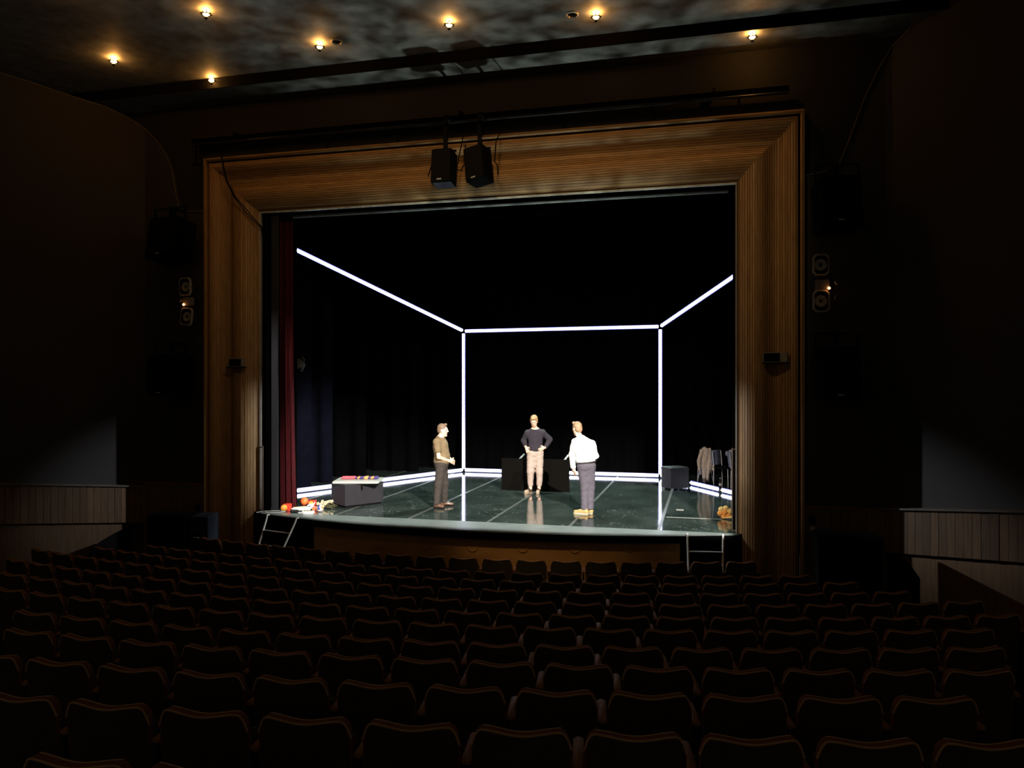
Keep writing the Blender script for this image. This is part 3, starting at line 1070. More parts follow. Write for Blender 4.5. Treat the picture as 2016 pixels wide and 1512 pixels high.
def face_parts(parent, P, Rm, eye=True):
    for s in (-1, 1):
        MB().ball(P(.081, s * .031, .006), .011, 10).build('eye', 'eye_dark', parent, True)
    MB().tube([P(.094, -.020, -.064), P(.0985, 0, -.0615), P(.094, .020, -.064)], .004, 6).build('mouth', 'lip', parent, True)


def person(label, loc, body, clothes, head, hair, hair_m, extra=None, group='men on the stage'):
    az = math.atan2(loc[1], loc[0]) - math.pi / 2
    t = thing('person', label, 'person', loc, az, group)
    hp, P, Rm = head_prims(*head)
    imesh('body', 'skin', body + hp, t, res=0.0062)
    face_parts(t, P, Rm)
    imesh('hair', hair_m, hair(P, Rm), t, res=0.006, noise=0.0018, nfreq=95)
    for nm, m, prims, kw in clothes:
        imesh(nm, m, prims, t, **kw)
    if extra:
        extra(t, P, Rm)
    return t


def shoe(heel, toe, hgt=0.10, top=None):
    h, q = Vector(heel), Vector(toe)
    d = (q - h).normalized()
    mid = h.lerp(q, .55)
    pr = [('c', tuple(h + d * .035 + Vector((0, 0, .045))), tuple(q - d * .04 + Vector((0, 0, .036))), .042, .036, .02),
          ('c', tuple(h + d * .04 + Vector((0, 0, .05))), tuple(h + d * .05 + Vector((0, 0, hgt))), .040, .040, .03),
          ('c', tuple(h + d * .06 + Vector((0, 0, hgt * .8))), tuple(mid + Vector((0, 0, .055))), .035, .030, .03)]
    return pr


def sole(heel, toe, name, m, t):
    h, q = Vector(heel), Vector(toe)
    d = (q - h).normalized()
    s = Vector((-d.y, d.x, 0))
    L = (q - h).length
    pts = []
    for u, w in ((0, .018), (.02, .03), (.1, .034), (.35, .031), (.55, .038), (.75, .043), (.9, .034), (.985, .016)):
        pts.append((u, w))
    poly = [(h + d * u * L + s * w) for u, w in pts] + [(h + d * u * L - s * w) for u, w in pts[::-1]]
    MB().prism([(p.x, p.y) for p in poly], 0.0, 0.022, 'z').build(name, m, t)


# ---- man at the left: olive tee, hands clasped, looking right
def man_left():
    f = Vector((0.95, -0.30, 0)).normalized()
    hd = ((0.035, -0.005, 1.565), (0.97, -0.22), 0.06)
    shR, shL = (-0.085, -0.165, 1.335), (0.02, 0.165, 1.345)
    elR, elL = (-0.045, -0.225, 1.035), (0.115, 0.215, 1.03)
    wrR, wrL = (0.165, -0.085, 0.945), (0.205, 0.045, 0.945)
    torso = [('e', (-.012, 0, 1.235), (.142, .175, .185), .06), ('e', (.022, -.005, 1.03), (.146, .160, .17), .08), ('e', (.005, 0, .885), (.140, .160, .12), .08),
             ('c', shR, shL, .062, .062, .06), ('c', (-.03, 0, 1.32), (-.015, 0, 1.42), .07, .058, .05)]
    legs_ = [('c', (.0, -.085, .86), (-.055, -.10, .47), .088, .058, .05), ('c', (-.055, -.10, .47), (-.088, -.10, .09), .054, .040, .03),
             ('c', (.025, .085, .86), (.075, .13, .47), .088, .058, .05), ('c', (.075, .13, .47), (.066, .17, .09), .054, .040, .03)]
    feet = [('c', (-.10, -.085, .05), (.02, -.15, .04), .035, .028, .03), ('c', (.04, .165, .05), (.22, .16, .04), .035, .028, .03)]
    arms = [('c', shR, elR, .050, .040, .03), ('c', elR, wrR, .041, .028, .02), ('c', shL, elL, .050, .040, .03), ('c', elL, wrL, .041, .028, .02)]
    neck = [('c', (-.02, 0, 1.40), (.02, 0, 1.50), .056, .052, .03)]
    hands = fingers(wrR, (.222, -.045, .922), (.75, .55, -.25), (0, .25, 1), (.3, -1, 0), .8) + fingers(wrL, (.232, .005, .932), (.45, -.85, -.15), (.1, .1, 1), (1, .3, 0), .8)
    body = torso + legs_ + feet + arms + neck + hands
    tee = [(p[0], p[1], tuple(np.array(p[2]) + 0.006), *p[3:]) if p[0] == 'e' else p for p in torso[:2]] + [('e', (.008, 0, .93), (.150, .168, .10), .06)] + \
        [('c', shR, shL, .068, .068, .06), ('c', (-.03, 0, 1.33), (-.02, 0, 1.405), .075, .06, .05)]
    slv = [('c', shR, tuple(Vector(shR).lerp(Vector(elR), .56)), .064, .060, .03), ('c', shL, tuple(Vector(shL).lerp(Vector(elL), .56)), .064, .060, .03)]
    tee_kw = dict(res=.008, inflate=.008, crease=.006, cuts=[((0, 0, .872), (0, .0, -1)), ((-.01, 0, 1.425), (.25, 0, 1))])
    trs = [('e', (.005, 0, .885), (.142, .160, .125), .06)] + \
          [('c', (.0, -.085, .87), (-.055, -.10, .47), .100, .072, .05), ('c', (-.055, -.10, .47), (-.088, -.10, .07), .070, .058, .03),
           ('c', (.025, .085, .87), (.075, .13, .47), .100, .072, .05), ('c', (.075, .13, .47), (.066, .17, .07), .070, .058, .03)]
    trs_kw = dict(res=.0075, inflate=.006, crease=.008, cuts=[((0, 0, .93), (0, 0, 1)), ((0, 0, .075), (0, 0, -1))])

    def hair(P, Rm):
        return [('e', P(-.022, 0, .045), (.098, .083, .088), .01, Rm), ('c', P(.05, -.03, .112), P(.05, .03, .112), .028, .028, .02), ('e', P(-.06, 0, -.01), (.055, .072, .07), .02, Rm)]

    def extra(t, P, Rm):
        for a, b in (((-.135, -.07, 0), (.065, -.172, 0)), ((.0, .17, 0), (.265, .155, 0))):
            imesh('shoe', 'shoe_brown', shoe(a, b), t, res=.008, cuts=[((0, 0, .018), (0, 0, -1))])
            sole(a, b, 'sole', 'black', t)
        MB().tube([(-.02 + .068 * math.cos(q) + .01, .064 * math.sin(q), 1.425 - .026 * math.cos(q)) for q in np.linspace(0, 2 * math.pi, 20)], .007, 6, False).build('collar', 'tee_olive', t, True)
    return person('man in an olive t-shirt and dark trousers, hands clasped, standing at the left', (-5.23, 14.74, 0.003), body,
                  [('t_shirt', 'tee_olive', tee + slv, tee_kw), ('trousers', 'trousers_brown', trs, trs_kw)], hd, hair, 'hair_brown', extra)


# ---- man in the middle: navy sweater, hands on hips, head bowed
def man_middle():
    hd = ((0.022, -0.075, 1.655), (-0.15, -1), 0.55)
    shA, shB = (-.125, .0, 1.375), (.215, .0, 1.385)
    elA, elB = (-.215, .13, 1.19), (.385, .10, 1.215)
    wrA, wrB = (-.175, -.03, 1.075), (.275, -.045, 1.045)
    torso = [('e', (.052, 0, 1.30), (.175, .115, .185), .06), ('e', (.058, 0, 1.09), (.158, .108, .17), .07), ('e', (.048, .01, .93), (.168, .115, .12), .07),
             ('c', shA, shB, .058, .058, .05), ('c', (.0, 0, 1.425), (.09, 0, 1.43), .055, .055, .06), ('c', (.045, 0, 1.40), (.038, -.005, 1.48), .08, .058, .05)]
    legs_ = [('c', (-.035, 0, .90), (-.062, -.03, .49), .092, .058, .05), ('c', (-.062, -.03, .49), (-.062, 0, .10), .056, .040, .03),
             ('c', (.130, 0, .90), (.150, -.03, .49), .092, .058, .05), ('c', (.150, -.03, .49), (.140, .0, .10), .056, .040, .03)]
    feet = [('c', (-.07, .0, .05), (-.16, -.10, .035), .035, .03, .03), ('c', (.135, .0, .05), (.105, -.13, .035), .035, .03, .03)]
    arms = [('c', shA, elA, .050, .042, .03), ('c', elA, wrA, .043, .029, .02), ('c', shB, elB, .050, .042, .03), ('c', elB, wrB, .043, .029, .02)]
    neck = [('c', (.04, .0, 1.44), (.028, -.045, 1.56), .058, .054, .03)]
    hands = fingers(wrA, (-.145, -.085, 1.015), (.35, -.35, -.85), (.8, -.5, .5), (-1, -.6, 0), .35, .07) + \
        fingers(wrB, (.222, -.105, 1.03), (-.80, -.30, -.45), (-.2, -.3, 1), (0, -1, .2), .35, .08)
    body = torso + legs_ + feet + arms + neck + hands
    swt = torso[:2] + [('e', (.052, .0, 1.0), (.168, .118, .09), .05), ('c', shA, shB, .062, .062, .05), ('c', (.0, 0, 1.425), (.09, 0, 1.43), .058, .058, .06), ('c', (.045, 0, 1.41), (.04, 0, 1.465), .085, .066, .05)]
    sl_ = [('c', shA, elA, .062, .056, .03), ('c', elA, tuple(Vector(elA).lerp(Vector(wrA), .9)), .056, .040, .02),
           ('c', shB, elB, .062, .056, .03), ('c', elB, tuple(Vector(elB).lerp(Vector(wrB), .88)), .056, .040, .02)]
    swt_kw = dict(res=.009, inflate=.008, noise=.003, nfreq=24, cuts=[((0, 0, .945), (0, .0, -1)), ((.04, 0, 1.487), (0, -.35, 1))])
    trs = [('e', (.048, .01, .93), (.172, .118, .115), .06),
           ('c', (-.035, 0, .90), (-.060, -.03, .49), .102, .078, .05), ('c', (-.060, -.03, .49), (-.060, 0, .17), .076, .056, .03),
           ('c', (.130, 0, .90), (.150, -.03, .49), .102, .078, .05), ('c', (.150, -.03, .49), (.142, .0, .16), .076, .056, .03)]
    trs_kw = dict(res=.0075, inflate=.006, crease=.009, cuts=[((0, 0, .985), (0, 0, 1)), ((0, 0, .165), (0, 0, -1))])

    def hair(P, Rm):
        return [('e', P(-.020, 0, .045), (.100, .085, .090), .01, Rm), ('e', P(-.065, 0, -.03), (.055, .078, .085), .02, Rm),
                ('c', P(.02, -.074, .03), P(.0, -.076, -.05), .017, .013, .02), ('c', P(.02, .076, .03), P(.0, .076, -.05), .017, .013, .02), ('c', P(.066, -.035, .10), P(.066, .035, .10), .022, .022, .02)]

    def extra(t, P, Rm):
        imesh('beard', 'beard', [('c', P(.072, 0, -.118), P(.05, 0, -.108), .026, .034, .03), ('c', P(.05, -.045, -.085), P(.075, 0, -.10), .02, .02, .02), ('c', P(.05, .045, -.085), P(.075, 0, -.10), .02, .02, .02)], t, res=.007)
        for a, b in (((-.035, .055, 0), (-.195, -.135, 0)), ((.145, .075, 0), (.092, -.17, 0))):
            h, q = Vector(a), Vector(b)
            d = (q - h).normalized()
            imesh('boot', 'boot_brown', shoe(a, b, .12) + [('c', tuple(h + d * .055 + Vector((0, 0, .08))), tuple(h + d * .05 + Vector((0, 0, .2))), .047, .05, .02)], t, res=.008,
                  cuts=[((0, 0, .02), (0, 0, -1)), ((0, 0, .215), (0, 0, 1))])
            imesh('toe_cap', 'boot_toe', [('c', tuple(h.lerp(q, .62) + Vector((0, 0, .042))), tuple(q - d * .045 + Vector((0, 0, .038))), .044, .041, .02)], t, res=.008, cuts=[((0, 0, .02), (0, 0, -1))])
            sole(a, b, 'sole', 'boot_toe', t)
        MB().tube([(.04 + .070 * math.cos(q), -.005 + .066 * math.sin(q), 1.480 + .022 * math.sin(q)) for q in np.linspace(0, 2 * math.pi, 20)], .008, 6, False).build('collar', 'sweater_navy', t, True)
    return person('bearded man in a dark sweater and beige trousers, hands on hips before the desk', (-3.88, 17.22, 0.003), body,
                  [('sweater', 'sweater_navy', swt + sl_, swt_kw), ('trousers', 'trousers_beige', trs, trs_kw)], hd, hair, 'hair_blond', extra)


# ---- man at the right, seen from behind: white shirt, grey trousers
def man_right():
    hd = ((-0.118, 0.055, 1.640), (-0.62, 0.78), 0.22)
    shL, shR = (-.145, .04, 1.37), (.165, -.02, 1.345)
    elL, elR = (-.205, .05, 1.13), (.225, .06, 1.11)
    wrL, wrR = (-.190, .085, .885), (.12, .27, 1.06)
    torso = [('e', (.005, .01, 1.27), (.185, .125, .19), .06), ('e', (.045, .0, 1.09), (.160, .115, .16), .08), ('e', (.065, 0, .93), (.160, .125, .12), .08),
             ('c', shL, shR, .066, .066, .06), ('c', (-.02, .0, 1.39), (-.05, .01, 1.46), .085, .062, .05)]
    legs_ = [('c', (.0, 0, .89), (.035, .02, .50), .092, .060, .05), ('c', (.035, .02, .50), (.03, .0, .10), .058, .041, .03),
             ('c', (.125, .01, .89), (.140, .05, .50), .092, .060, .05), ('c', (.140, .05, .50), (.130, .06, .10), .058, .041, .03)]
    feet = [('c', (.03, .0, .05), (-.12, .03, .04), .036, .03, .03), ('c', (.13, .06, .05), (-.01, .12, .04), .036, .03, .03)]
    arms = [('c', shL, elL, .052, .043, .03), ('c', elL, wrL, .044, .030, .02), ('c', shR, elR, .052, .043, .03), ('c', elR, wrR, .044, .030, .02)]
    neck = [('c', (-.045, .01, 1.44), (-.10, .04, 1.56), .058, .054, .03)]
    hands = fingers(wrL, (-.172, .10, .815), (.2, .12, -1), (-.6, .8, .1), (-.8, -.6, 0), .35, .078) + fingers(wrR, (.06, .31, 1.06), (-.9, .3, 0), (0, .3, 1), (.3, 1, 0), .6, .07)
    body = torso + legs_ + feet + arms + neck + hands
    sht = torso[:2] + [('e', (.055, .0, 1.0), (.172, .128, .10), .06), ('c', shL, shR, .074, .074, .06), ('c', (-.02, 0, 1.40), (-.05, .01, 1.46), .09, .068, .05)]
    sl_ = [('c', shL, elL, .072, .064, .03), ('c', elL, tuple(Vector(elL).lerp(Vector(wrL), .95)), .064, .048, .02),
           ('c', shR, elR, .072, .064, .03), ('c', elR, tuple(Vector(elR).lerp(Vector(wrR), .95)), .064, .048, .02)]
    sht_kw = dict(res=.009, inflate=.009, noise=.0045, nfreq=22, cuts=[((-.055, .01, 1.495), (-.3, .1, 1))])
    body_shirt = torso
    trs = [('e', (.065, 0, .93), (.165, .128, .115), .06),
           ('c', (.0, 0, .89), (.035, .02, .50), .104, .074, .04), ('c', (.035, .02, .50), (.030, .0, .07), .072, .060, .02),
           ('c', (.125, .01, .89), (.142, .05, .50), .104, .074, .04), ('c', (.142, .05, .50), (.132, .06, .07), .072, .060, .02)]
    trs_kw = dict(res=.0075, inflate=.010, crease=.0065, cuts=[((.06, 0, 1.015), (-.12, 0, 1)), ((0, 0, .085), (0, 0, -1))])

    def hair(P, Rm):
        return [('e', P(-.020, 0, .040), (.100, .085, .092), .01, Rm), ('e', P(-.055, 0, -.02), (.058, .076, .075), .02, Rm), ('c', P(.05, -.03, .118), P(.05, .03, .118), .024, .024, .02)]

    def extra(t, P, Rm):
        for a, b in (((.095, -.035, 0), (-.185, .03, 0)), ((.185, .045, 0), (-.065, .14, 0))):
            imesh('shoe', 'shoe_tan', shoe(a, b, .10), t, res=.008, cuts=[((0, 0, .02), (0, 0, -1))])
            sole(a, b, 'sole', 'cream', t)
        MB().tube([(.062 + .183 * math.cos(q), .145 * math.sin(q), 1.0 + .02 * math.cos(q)) for q in np.linspace(0, 2 * math.pi, 28)], .013, 6, False).build('belt', 'belt', t, True)
        MB().tube([(-.055 + .072 * math.cos(q), .012 + .070 * math.sin(q), 1.485 - .02 * math.cos(q)) for q in np.linspace(0, 2 * math.pi, 20)], .016, 6, False).build('collar', 'shirt_white', t, True)
    sht_kw['cuts'].append(((.06, 0, .985), (.12, 0, -1)))
    slv_kw = dict(res=.009, inflate=.009, noise=.0045, nfreq=22)
    return person('man in a white shirt and grey trousers seen from behind, at the right', (-2.32, 14.67, 0.003), body,
                  [('shirt', 'shirt_white', sht, sht_kw), ('shirt_sleeves', 'shirt_white', sl_, slv_kw), ('trousers', 'trousers_grey', trs, trs_kw)], hd, hair, 'hair_fair', extra)


man_left()
man_middle()
man_right()

# ------------------------------------------------------------------ coat on the chair, grey cloth
az = math.atan2(19.75, -0.1) - math.pi / 2
ct = thing('coat', 'long beige coat hung over a chair beyond the right light strip', 'coat', (-0.06, 19.72, 0), az)
cp = [('c', (-.04, 0, .86), (.06, 0, .86), .055, .05, .05, (1.2, 1, 1)), ('c', (.0, 0, .80), (.03, -.03, .40), .10, .11, .06, (1, .6, 1)), ('c', (.05, -.02, .78), (.13, -.02, .45), .075, .085, .05, (1, .6, 1)),
      ('c', (.03, -.03, .42), (.02, -.04, .14), .10, .065, .05, (1, .55, 1)), ('c', (.05, -.03, .3), (-.0, -.04, .10), .06, .04, .05, (1, .5, 1))]
imesh('coat_body', 'coat_beige', cp, ct, res=.009, noise=.013, nfreq=52, vertical=True)
imesh('sleeve', 'coat_beige', [('c', (-.07, -.03, .83), (-.15, -.04, .58), .05, .05, .04), ('c', (-.15, -.04, .58), (-.14, -.05, .40), .05, .042, .03)], ct, res=.009, noise=.008, nfreq=60, vertical=True)
imesh('lining', 'cloth_grey', [('c', (-.12, -.03, .40), (-.11, -.04, .27), .036, .028, .03)], ct, res=.011, noise=.005, nfreq=30)
imesh('collar', 'coat_beige', [('c', (-.05, -.04, .86), (.02, -.06, .74), .03, .02, .02), ('c', (.09, -.03, .85), (.06, -.06, .70), .03, .02, .02)], ct, res=.01)
gc = thing('grey_cloth', 'grey cloth heaped over a chair back beside the right frame edge', 'cloth', (0.57, 19.42, 0), 0)
imesh('cloth', 'cloth_grey', [('c', (-.04, 0, .80), (.10, 0, .82), .10, .09, .05, (1, .7, 1)), ('c', (.0, 0, .72), (.05, 0, .62), .07, .04, .05, (1, .7, 1)), ('c', (.06, 0, .6), (.07, 0, .46), .04, .05, .04, (1, .7, 1))], gc, res=.010, noise=.012, nfreq=55, vertical=True)

# ------------------------------------------------------------------ toys and bits on the floor
def cube_toy(label, loc, rz, s):
    t = thing('toy_box', label, 'box', loc, rz, 'glossy red boxes on the floor')
    MB().box((0, 0, s / 2), (s, s, s), bev=.008).build('box', 'red_plastic', t)
    return t


t = cube_toy('red box with an orange ball-shaped front at the foot of the red curtain', (-8.04, 13.63, 0), .2, .135)
MB().ball((-.035, -.10, .068), .066, 18, (1, .8, 1)).build('round_front', 'yellow_disc', t, True)
t = cube_toy('orange-red square box behind the white bag and pink box', (-7.79, 14.16, 0), .15, .135)
MB().lathe([(.001, .004), (.046, .004), (.05, 0)], 20, Matrix.Translation((0, -.068, .075)) @ Matrix.Rotation(math.radians(90), 4, 'X')).build('round_front', 'yellow_disc', t)
def ball(label, loc, r, m):
    t = thing('ball', label, 'ball', loc)
    MB().ball((0, 0, r), r, 24).build('sphere', m, t, True)
    return t
t = ball('plain orange ball lying behind the pile', (-8.06, 14.32, 0), .080, 'orange_plastic')
MB().tube([(.0805 * math.cos(q), .0805 * math.sin(q) * .5, .08 + .0805 * math.sin(q) * .866) for q in np.linspace(0, 2 * math.pi, 28)], .0025, 5, False).build('seam', 'red_plastic', t)
t = ball('white ball with blue and orange patches at the front of the pile', (-7.35, 13.66, 0), .068, 'ball_white')
for q, e, mm in ((-1.5, .1, 'ball_blue'), (-2.6, .0, 'orange_plastic'), (-.3, .4, 'orange_plastic'), (-1.9, .9, 'ball_blue')):
    n = Vector((math.cos(q) * math.cos(e), math.sin(q) * math.cos(e), math.sin(e)))
    M = Matrix.Translation(Vector((0, 0, .068)) + n * .0615) @ n.to_track_quat('Z', 'Y').to_matrix().to_4x4()
    MB().ball((0, 0, 0), .030, 12, (1, 1, .32), M).build('patch', mm, t, True) if False else MB().lathe([(.001, .0085), (.018, .0065), (.03, .0)], 14, M).build('patch', mm, t, True)
t = thing('white_slab', 'flat white box lying nearest the stage edge by the pile', 'box', (-7.45, 13.40, 0), math.radians(12))
MB().box((0, 0, .026), (.20, .10, .048), bev=.006).build('box', 'white_plastic', t)
MB().box((0, -.005, .0515), (.18, .08, .003)).build('lid', 'cream', t)
t = thing('pink_box', 'pink-red carton lying in the pile, left of the white ball', 'box', (-7.50, 13.78, 0), math.radians(8))
MB().box((0, 0, .04), (.13, .09, .08), bev=.006).build('carton', 'pink_plastic', t)
MB().box((0, -.0465, .045), (.10, .003, .028)).build('stripe', 'orange_plastic', t)
t = thing('white_bag', 'crumpled white plastic bag on top of the pile', 'bag', (-7.66, 13.86, 0))
imesh('bag', 'white_plastic', [('e', (0, 0, .055), (.075, .055, .055), .02), ('c', (.03, 0, .09), (.08, .01, .13), .022, .012, .03), ('c', (-.03, 0, .05), (-.08, -.02, .03), .03, .02, .02)], t, res=.008, noise=.007, nfreq=70)
MB().tube([(-.02, -.055, .07), (.02, -.058, .075)], .008, 6).build('print', 'ball_blue', t)
for i, (p, q, lb) in enumerate((((-7.98, 13.72, .028), (-7.72, 13.98, .028), 'pale green cardboard tube slanting beside the red box'), ((-7.93, 13.60, .028), (-7.62, 13.76, .028), 'white cardboard tube lying in front of the pale green one'))):
    t = thing('cardboard_tube', lb, 'tube', p, 0, 'cardboard tubes in the pile')
    d = Vector(q) - Vector(p)
    MB().tube([(0, 0, 0), d], .028, 12).build('tube', 'cream' if i == 0 else 'white_plastic', t, True)
    MB().tube([d * .98, d * 1.02], .030, 12).build('end_cap', 'white_plastic', t, True)
t = thing('black_bottle', 'black bottle lying on its side before the red box', 'bottle', (-7.86, 13.44, .03), .1)
MB().tube([(0, 0, 0), (.14, 0, 0), (.17, 0, 0), (.24, 0, 0)], [.030, .030, .012, .012], 12).build('body', 'black_gloss', t, True)
MB().tube([(.24, 0, 0), (.262, 0, 0)], .014, 10).build('cap', 'white_plastic', t, True)
t = thing('flower_bunch', 'bunch of cream paper flowers with dark stems beside the bench', 'flowers', (-7.42, 14.02, 0))
random.seed(3)
for i in range(11):
    a = random.uniform(2.2, 3.6)
    p = Vector((random.uniform(-.02, .22), random.uniform(-.05, .14), .02 + random.uniform(0, .03)))
    q = p + Vector((math.cos(a) * .22, math.sin(a) * .16, random.uniform(.02, .09)))
    MB().tube([p, q], .006, 5).build('stem', 'leaf_dark', t)
    fm = MB()
    for k in range(5):
        w = k * 2 * math.pi / 5
        fm.ball(q + Vector((math.cos(w) * .020, math.sin(w) * .012, math.sin(w) * .020)), .018, 6, (1, .7, 1))
    fm.build('blossom', 'cream', t, True)
t = thing('toy_flower', 'soft orange and yellow flower lying at the right frame edge', 'toy', (0.33, 14.80, 0), 0)
cen = Vector((-.02, 0, .12))
for k in range(6):
    w = k * math.pi / 3 + .3
    c_ = cen + Vector((math.cos(w) * .085, .0, math.sin(w) * .075))
    imesh('petal', 'petal_yellow' if k in (0, 1, 2) else 'petal', [('e', tuple(c_), (.055, .04, .052), .02), ('c', tuple(cen), tuple(c_), .03, .04, .02)], t, res=.009)
imesh('flower_centre', 'petal', [('e', tuple(cen + Vector((0, -.035, 0))), (.045, .03, .045), .02)], t, res=.009)
imesh('stem', 'leaf_dark', [('c', tuple(cen + Vector((.05, .03, -.06))), (.20, .05, .035), .03, .035, .02), ('c', (.2, .05, .035), (.32, .1, .035), .035, .03, .02)], t, res=.01)
imesh('leaf', 'petal_yellow', [('c', (-.05, -.05, .022), (.10, -.08, .05), .018, .026, .02, (1, .7, .8)), ('c', (.10, -.08, .05), (.2, -.06, .10), .026, .012, .02)], t, res=.009)
t = thing('floor_mark', 'small white tape square on the stage floor before the coat', 'tape', (-0.53, 15.61, 0))
m = MB()
for c_, d_ in (((0, -.045, .0035), (.14, .02, .003)), ((0, .045, .0035), (.14, .02, .003)), ((-.06, 0, .0035), (.02, .07, .003)), ((.06, 0, .0035), (.02, .07, .003))):
    m.box(c_, d_)
m.build('tape', 'tape_white', t)
t = thing('tape_line', 'thin pale tape line across the floor towards the orange flower', 'tape', (-0.75, 14.72, 0))
MB().box((.5, -.01, .0035), (1.0, .014, .003)).build('tape', 'tape_white', t)
cab = tag(MB().tube([(-8.42, 13.42, .012), (-8.30, 13.28, .012), (-8.05, 13.30, .012), (-7.98, 13.45, .012), (-8.15, 13.52, .012), (-8.40, 13.40, .012), (-8.46, 13.2, .012)], .008, 6).build('floor_cable', 'pale_metal', None, True), 'thin grey cable curled on the floor at the left stage corner', 'cable')

# ------------------------------------------------------------------ upright rods inside the frame
for lb, x, y, z1 in (('pair of upright metal rods against the left frame edge', -8.49, 13.40, 1.28), ('pair of upright metal rods against the right frame edge', 0.44, 13.47, 1.42)):
    t = thing('metal_rail', lb, 'rail', (x, y, 0.003), 0, 'upright rods at the frame')
    for dx in (-.035, .045):
        MB().tube([(dx, 0, 0.01), (dx, 0, z1)], .011, 8).build('rod', 'dull_steel', t, True)
    for z in (.03, z1 - .02):
        MB().box((.005, 0, z), (.10, .02, .02)).build('bracket', 'dull_steel', t)

# ------------------------------------------------------------------ ladders up to the stage
def ladder(label, tl, tr, bl, br):
    t = thing('ladder', label, 'ladder', (0, 0, 0), 0, 'metal ladders at the stage edge')
    tl, tr, bl, br = [Vector(q) for q in (tl, tr, bl, br)]
    for a, b in ((tl, bl), (tr, br)):
        MB().tube([a + Vector((0, .05, .02)), a + Vector((0, -.01, .025)), a.lerp(b, .08) + Vector((0, -.01, 0)), b], .017, 8).build('side_rail', 'steel', t, True)
    for k in (.22, .44, .68):
        MB().tube([tl.lerp(bl, k), tr.lerp(br, k)], .013, 8).build('rung', 'steel', t, True)
        m = MB()
        a, b = tl.lerp(bl, k), tr.lerp(br, k)
        m.box(((a.x + b.x) / 2, (a.y + b.y) / 2 + .05, (a.z + b.z) / 2 - .012), ((b.x - a.x) * .96, .07, .012)).build('tread', 'black', t)
    return t


ladder('metal ladder leaning on the stage edge at the left', (-8.12, 13.05, -.02), (-7.40, 12.87, -.02), (-7.93, 12.1, -1.04), (-7.50, 12.0, -1.04))
ladder('metal ladder leaning on the stage edge at the right', (-0.32, 13.0, -.0), (0.25, 13.2, -.03), (-0.27, 12.3, -1.04), (0.22, 12.45, -1.04))

# ------------------------------------------------------------------ pipe and loudspeakers over the opening
pp = thing('lighting_bar', 'long dark lighting bar running above the wooden frame', 'bar', (0, 13.10, 7.23))
MB().box((-4.27, 0, 0.02), (11.08, 0.07, 0.10)).build('channel', 'velvet', pp)
MB().tube([(-9.80, -.045, -.05), (1.26, -.045, -.05)], .024, 8).build('pipe', 'black_gloss', pp, True)
for x in (-9.75, -8.3, -6.9, -5.5, -4.45, -3.9, -2.4, -0.9, 0.5):
    MB().box((x, 0.02, -.20), (.03, .03, .36)).build('hanger', 'black', pp)
for x in (-8.9, -4.3, 0.1):
    MB().box((x, .09, .10), (.05, .16, .12)).build('wall_bracket', 'black', pp)
MB().box((-9.72, 0, -.42), (.22, .06, .03)).build('end_bracket', 'black', pp)


def speaker(label, loc, size, rz=0, rx=0.0, ry=0.0, bottom=False, yoke=True, group='hanging loudspeakers', bracket=0.22):
    t = thing('loudspeaker', label, 'loudspeaker', loc, rz, group)
    w, d, h = size
    R_ = Matrix.Rotation(ry, 4, 'Y') @ Matrix.Rotation(rx, 4, 'X')
    def sub(name, m, c, s, bev=0.0):
        o = MB().box(c, s, bev=bev).build(name, m, t)
        o.rotation_euler = R_.to_euler()
        return o
    sub('cabinet', 'speaker_black', (0, .02, 0), (w, d, h), .02)
    sub('grille', 'black', (0, -d / 2 + .015, 0), (w * .93, .02, h * .93), .006)
    sub('badge', 'pale_metal', (-.02, -d / 2 + .002, -h * .42), (.085, .004, .022))
    if bottom:
        sub('underside', 'speaker_lit_blue', (0.02, .0, -h / 2 - .004), (w * .9, d * .8, .008))  # bluish sheet imitating stage light on the underside
    if yoke:
        y = MB()
        y.box((-w / 2 - .02, 0, .15 * h + bracket / 2), (.018, .04, h * .7 + bracket)).box((w / 2 + .02, 0, .15 * h + bracket / 2), (.018, .04, h * .7 + bracket))
        y.box((0, 0, h * .5 + bracket), (w + .06, .04, .018))
        y.build('yoke', 'black', t)
        MB().box((0.0, .06, h * .5 + bracket - .06), (.07, .12, .18)).build('clamp', 'black', t)
        MB().box((0, .22, h * .5 + bracket), (.05, .34, .05)).build('arm', 'black', t)
    return t


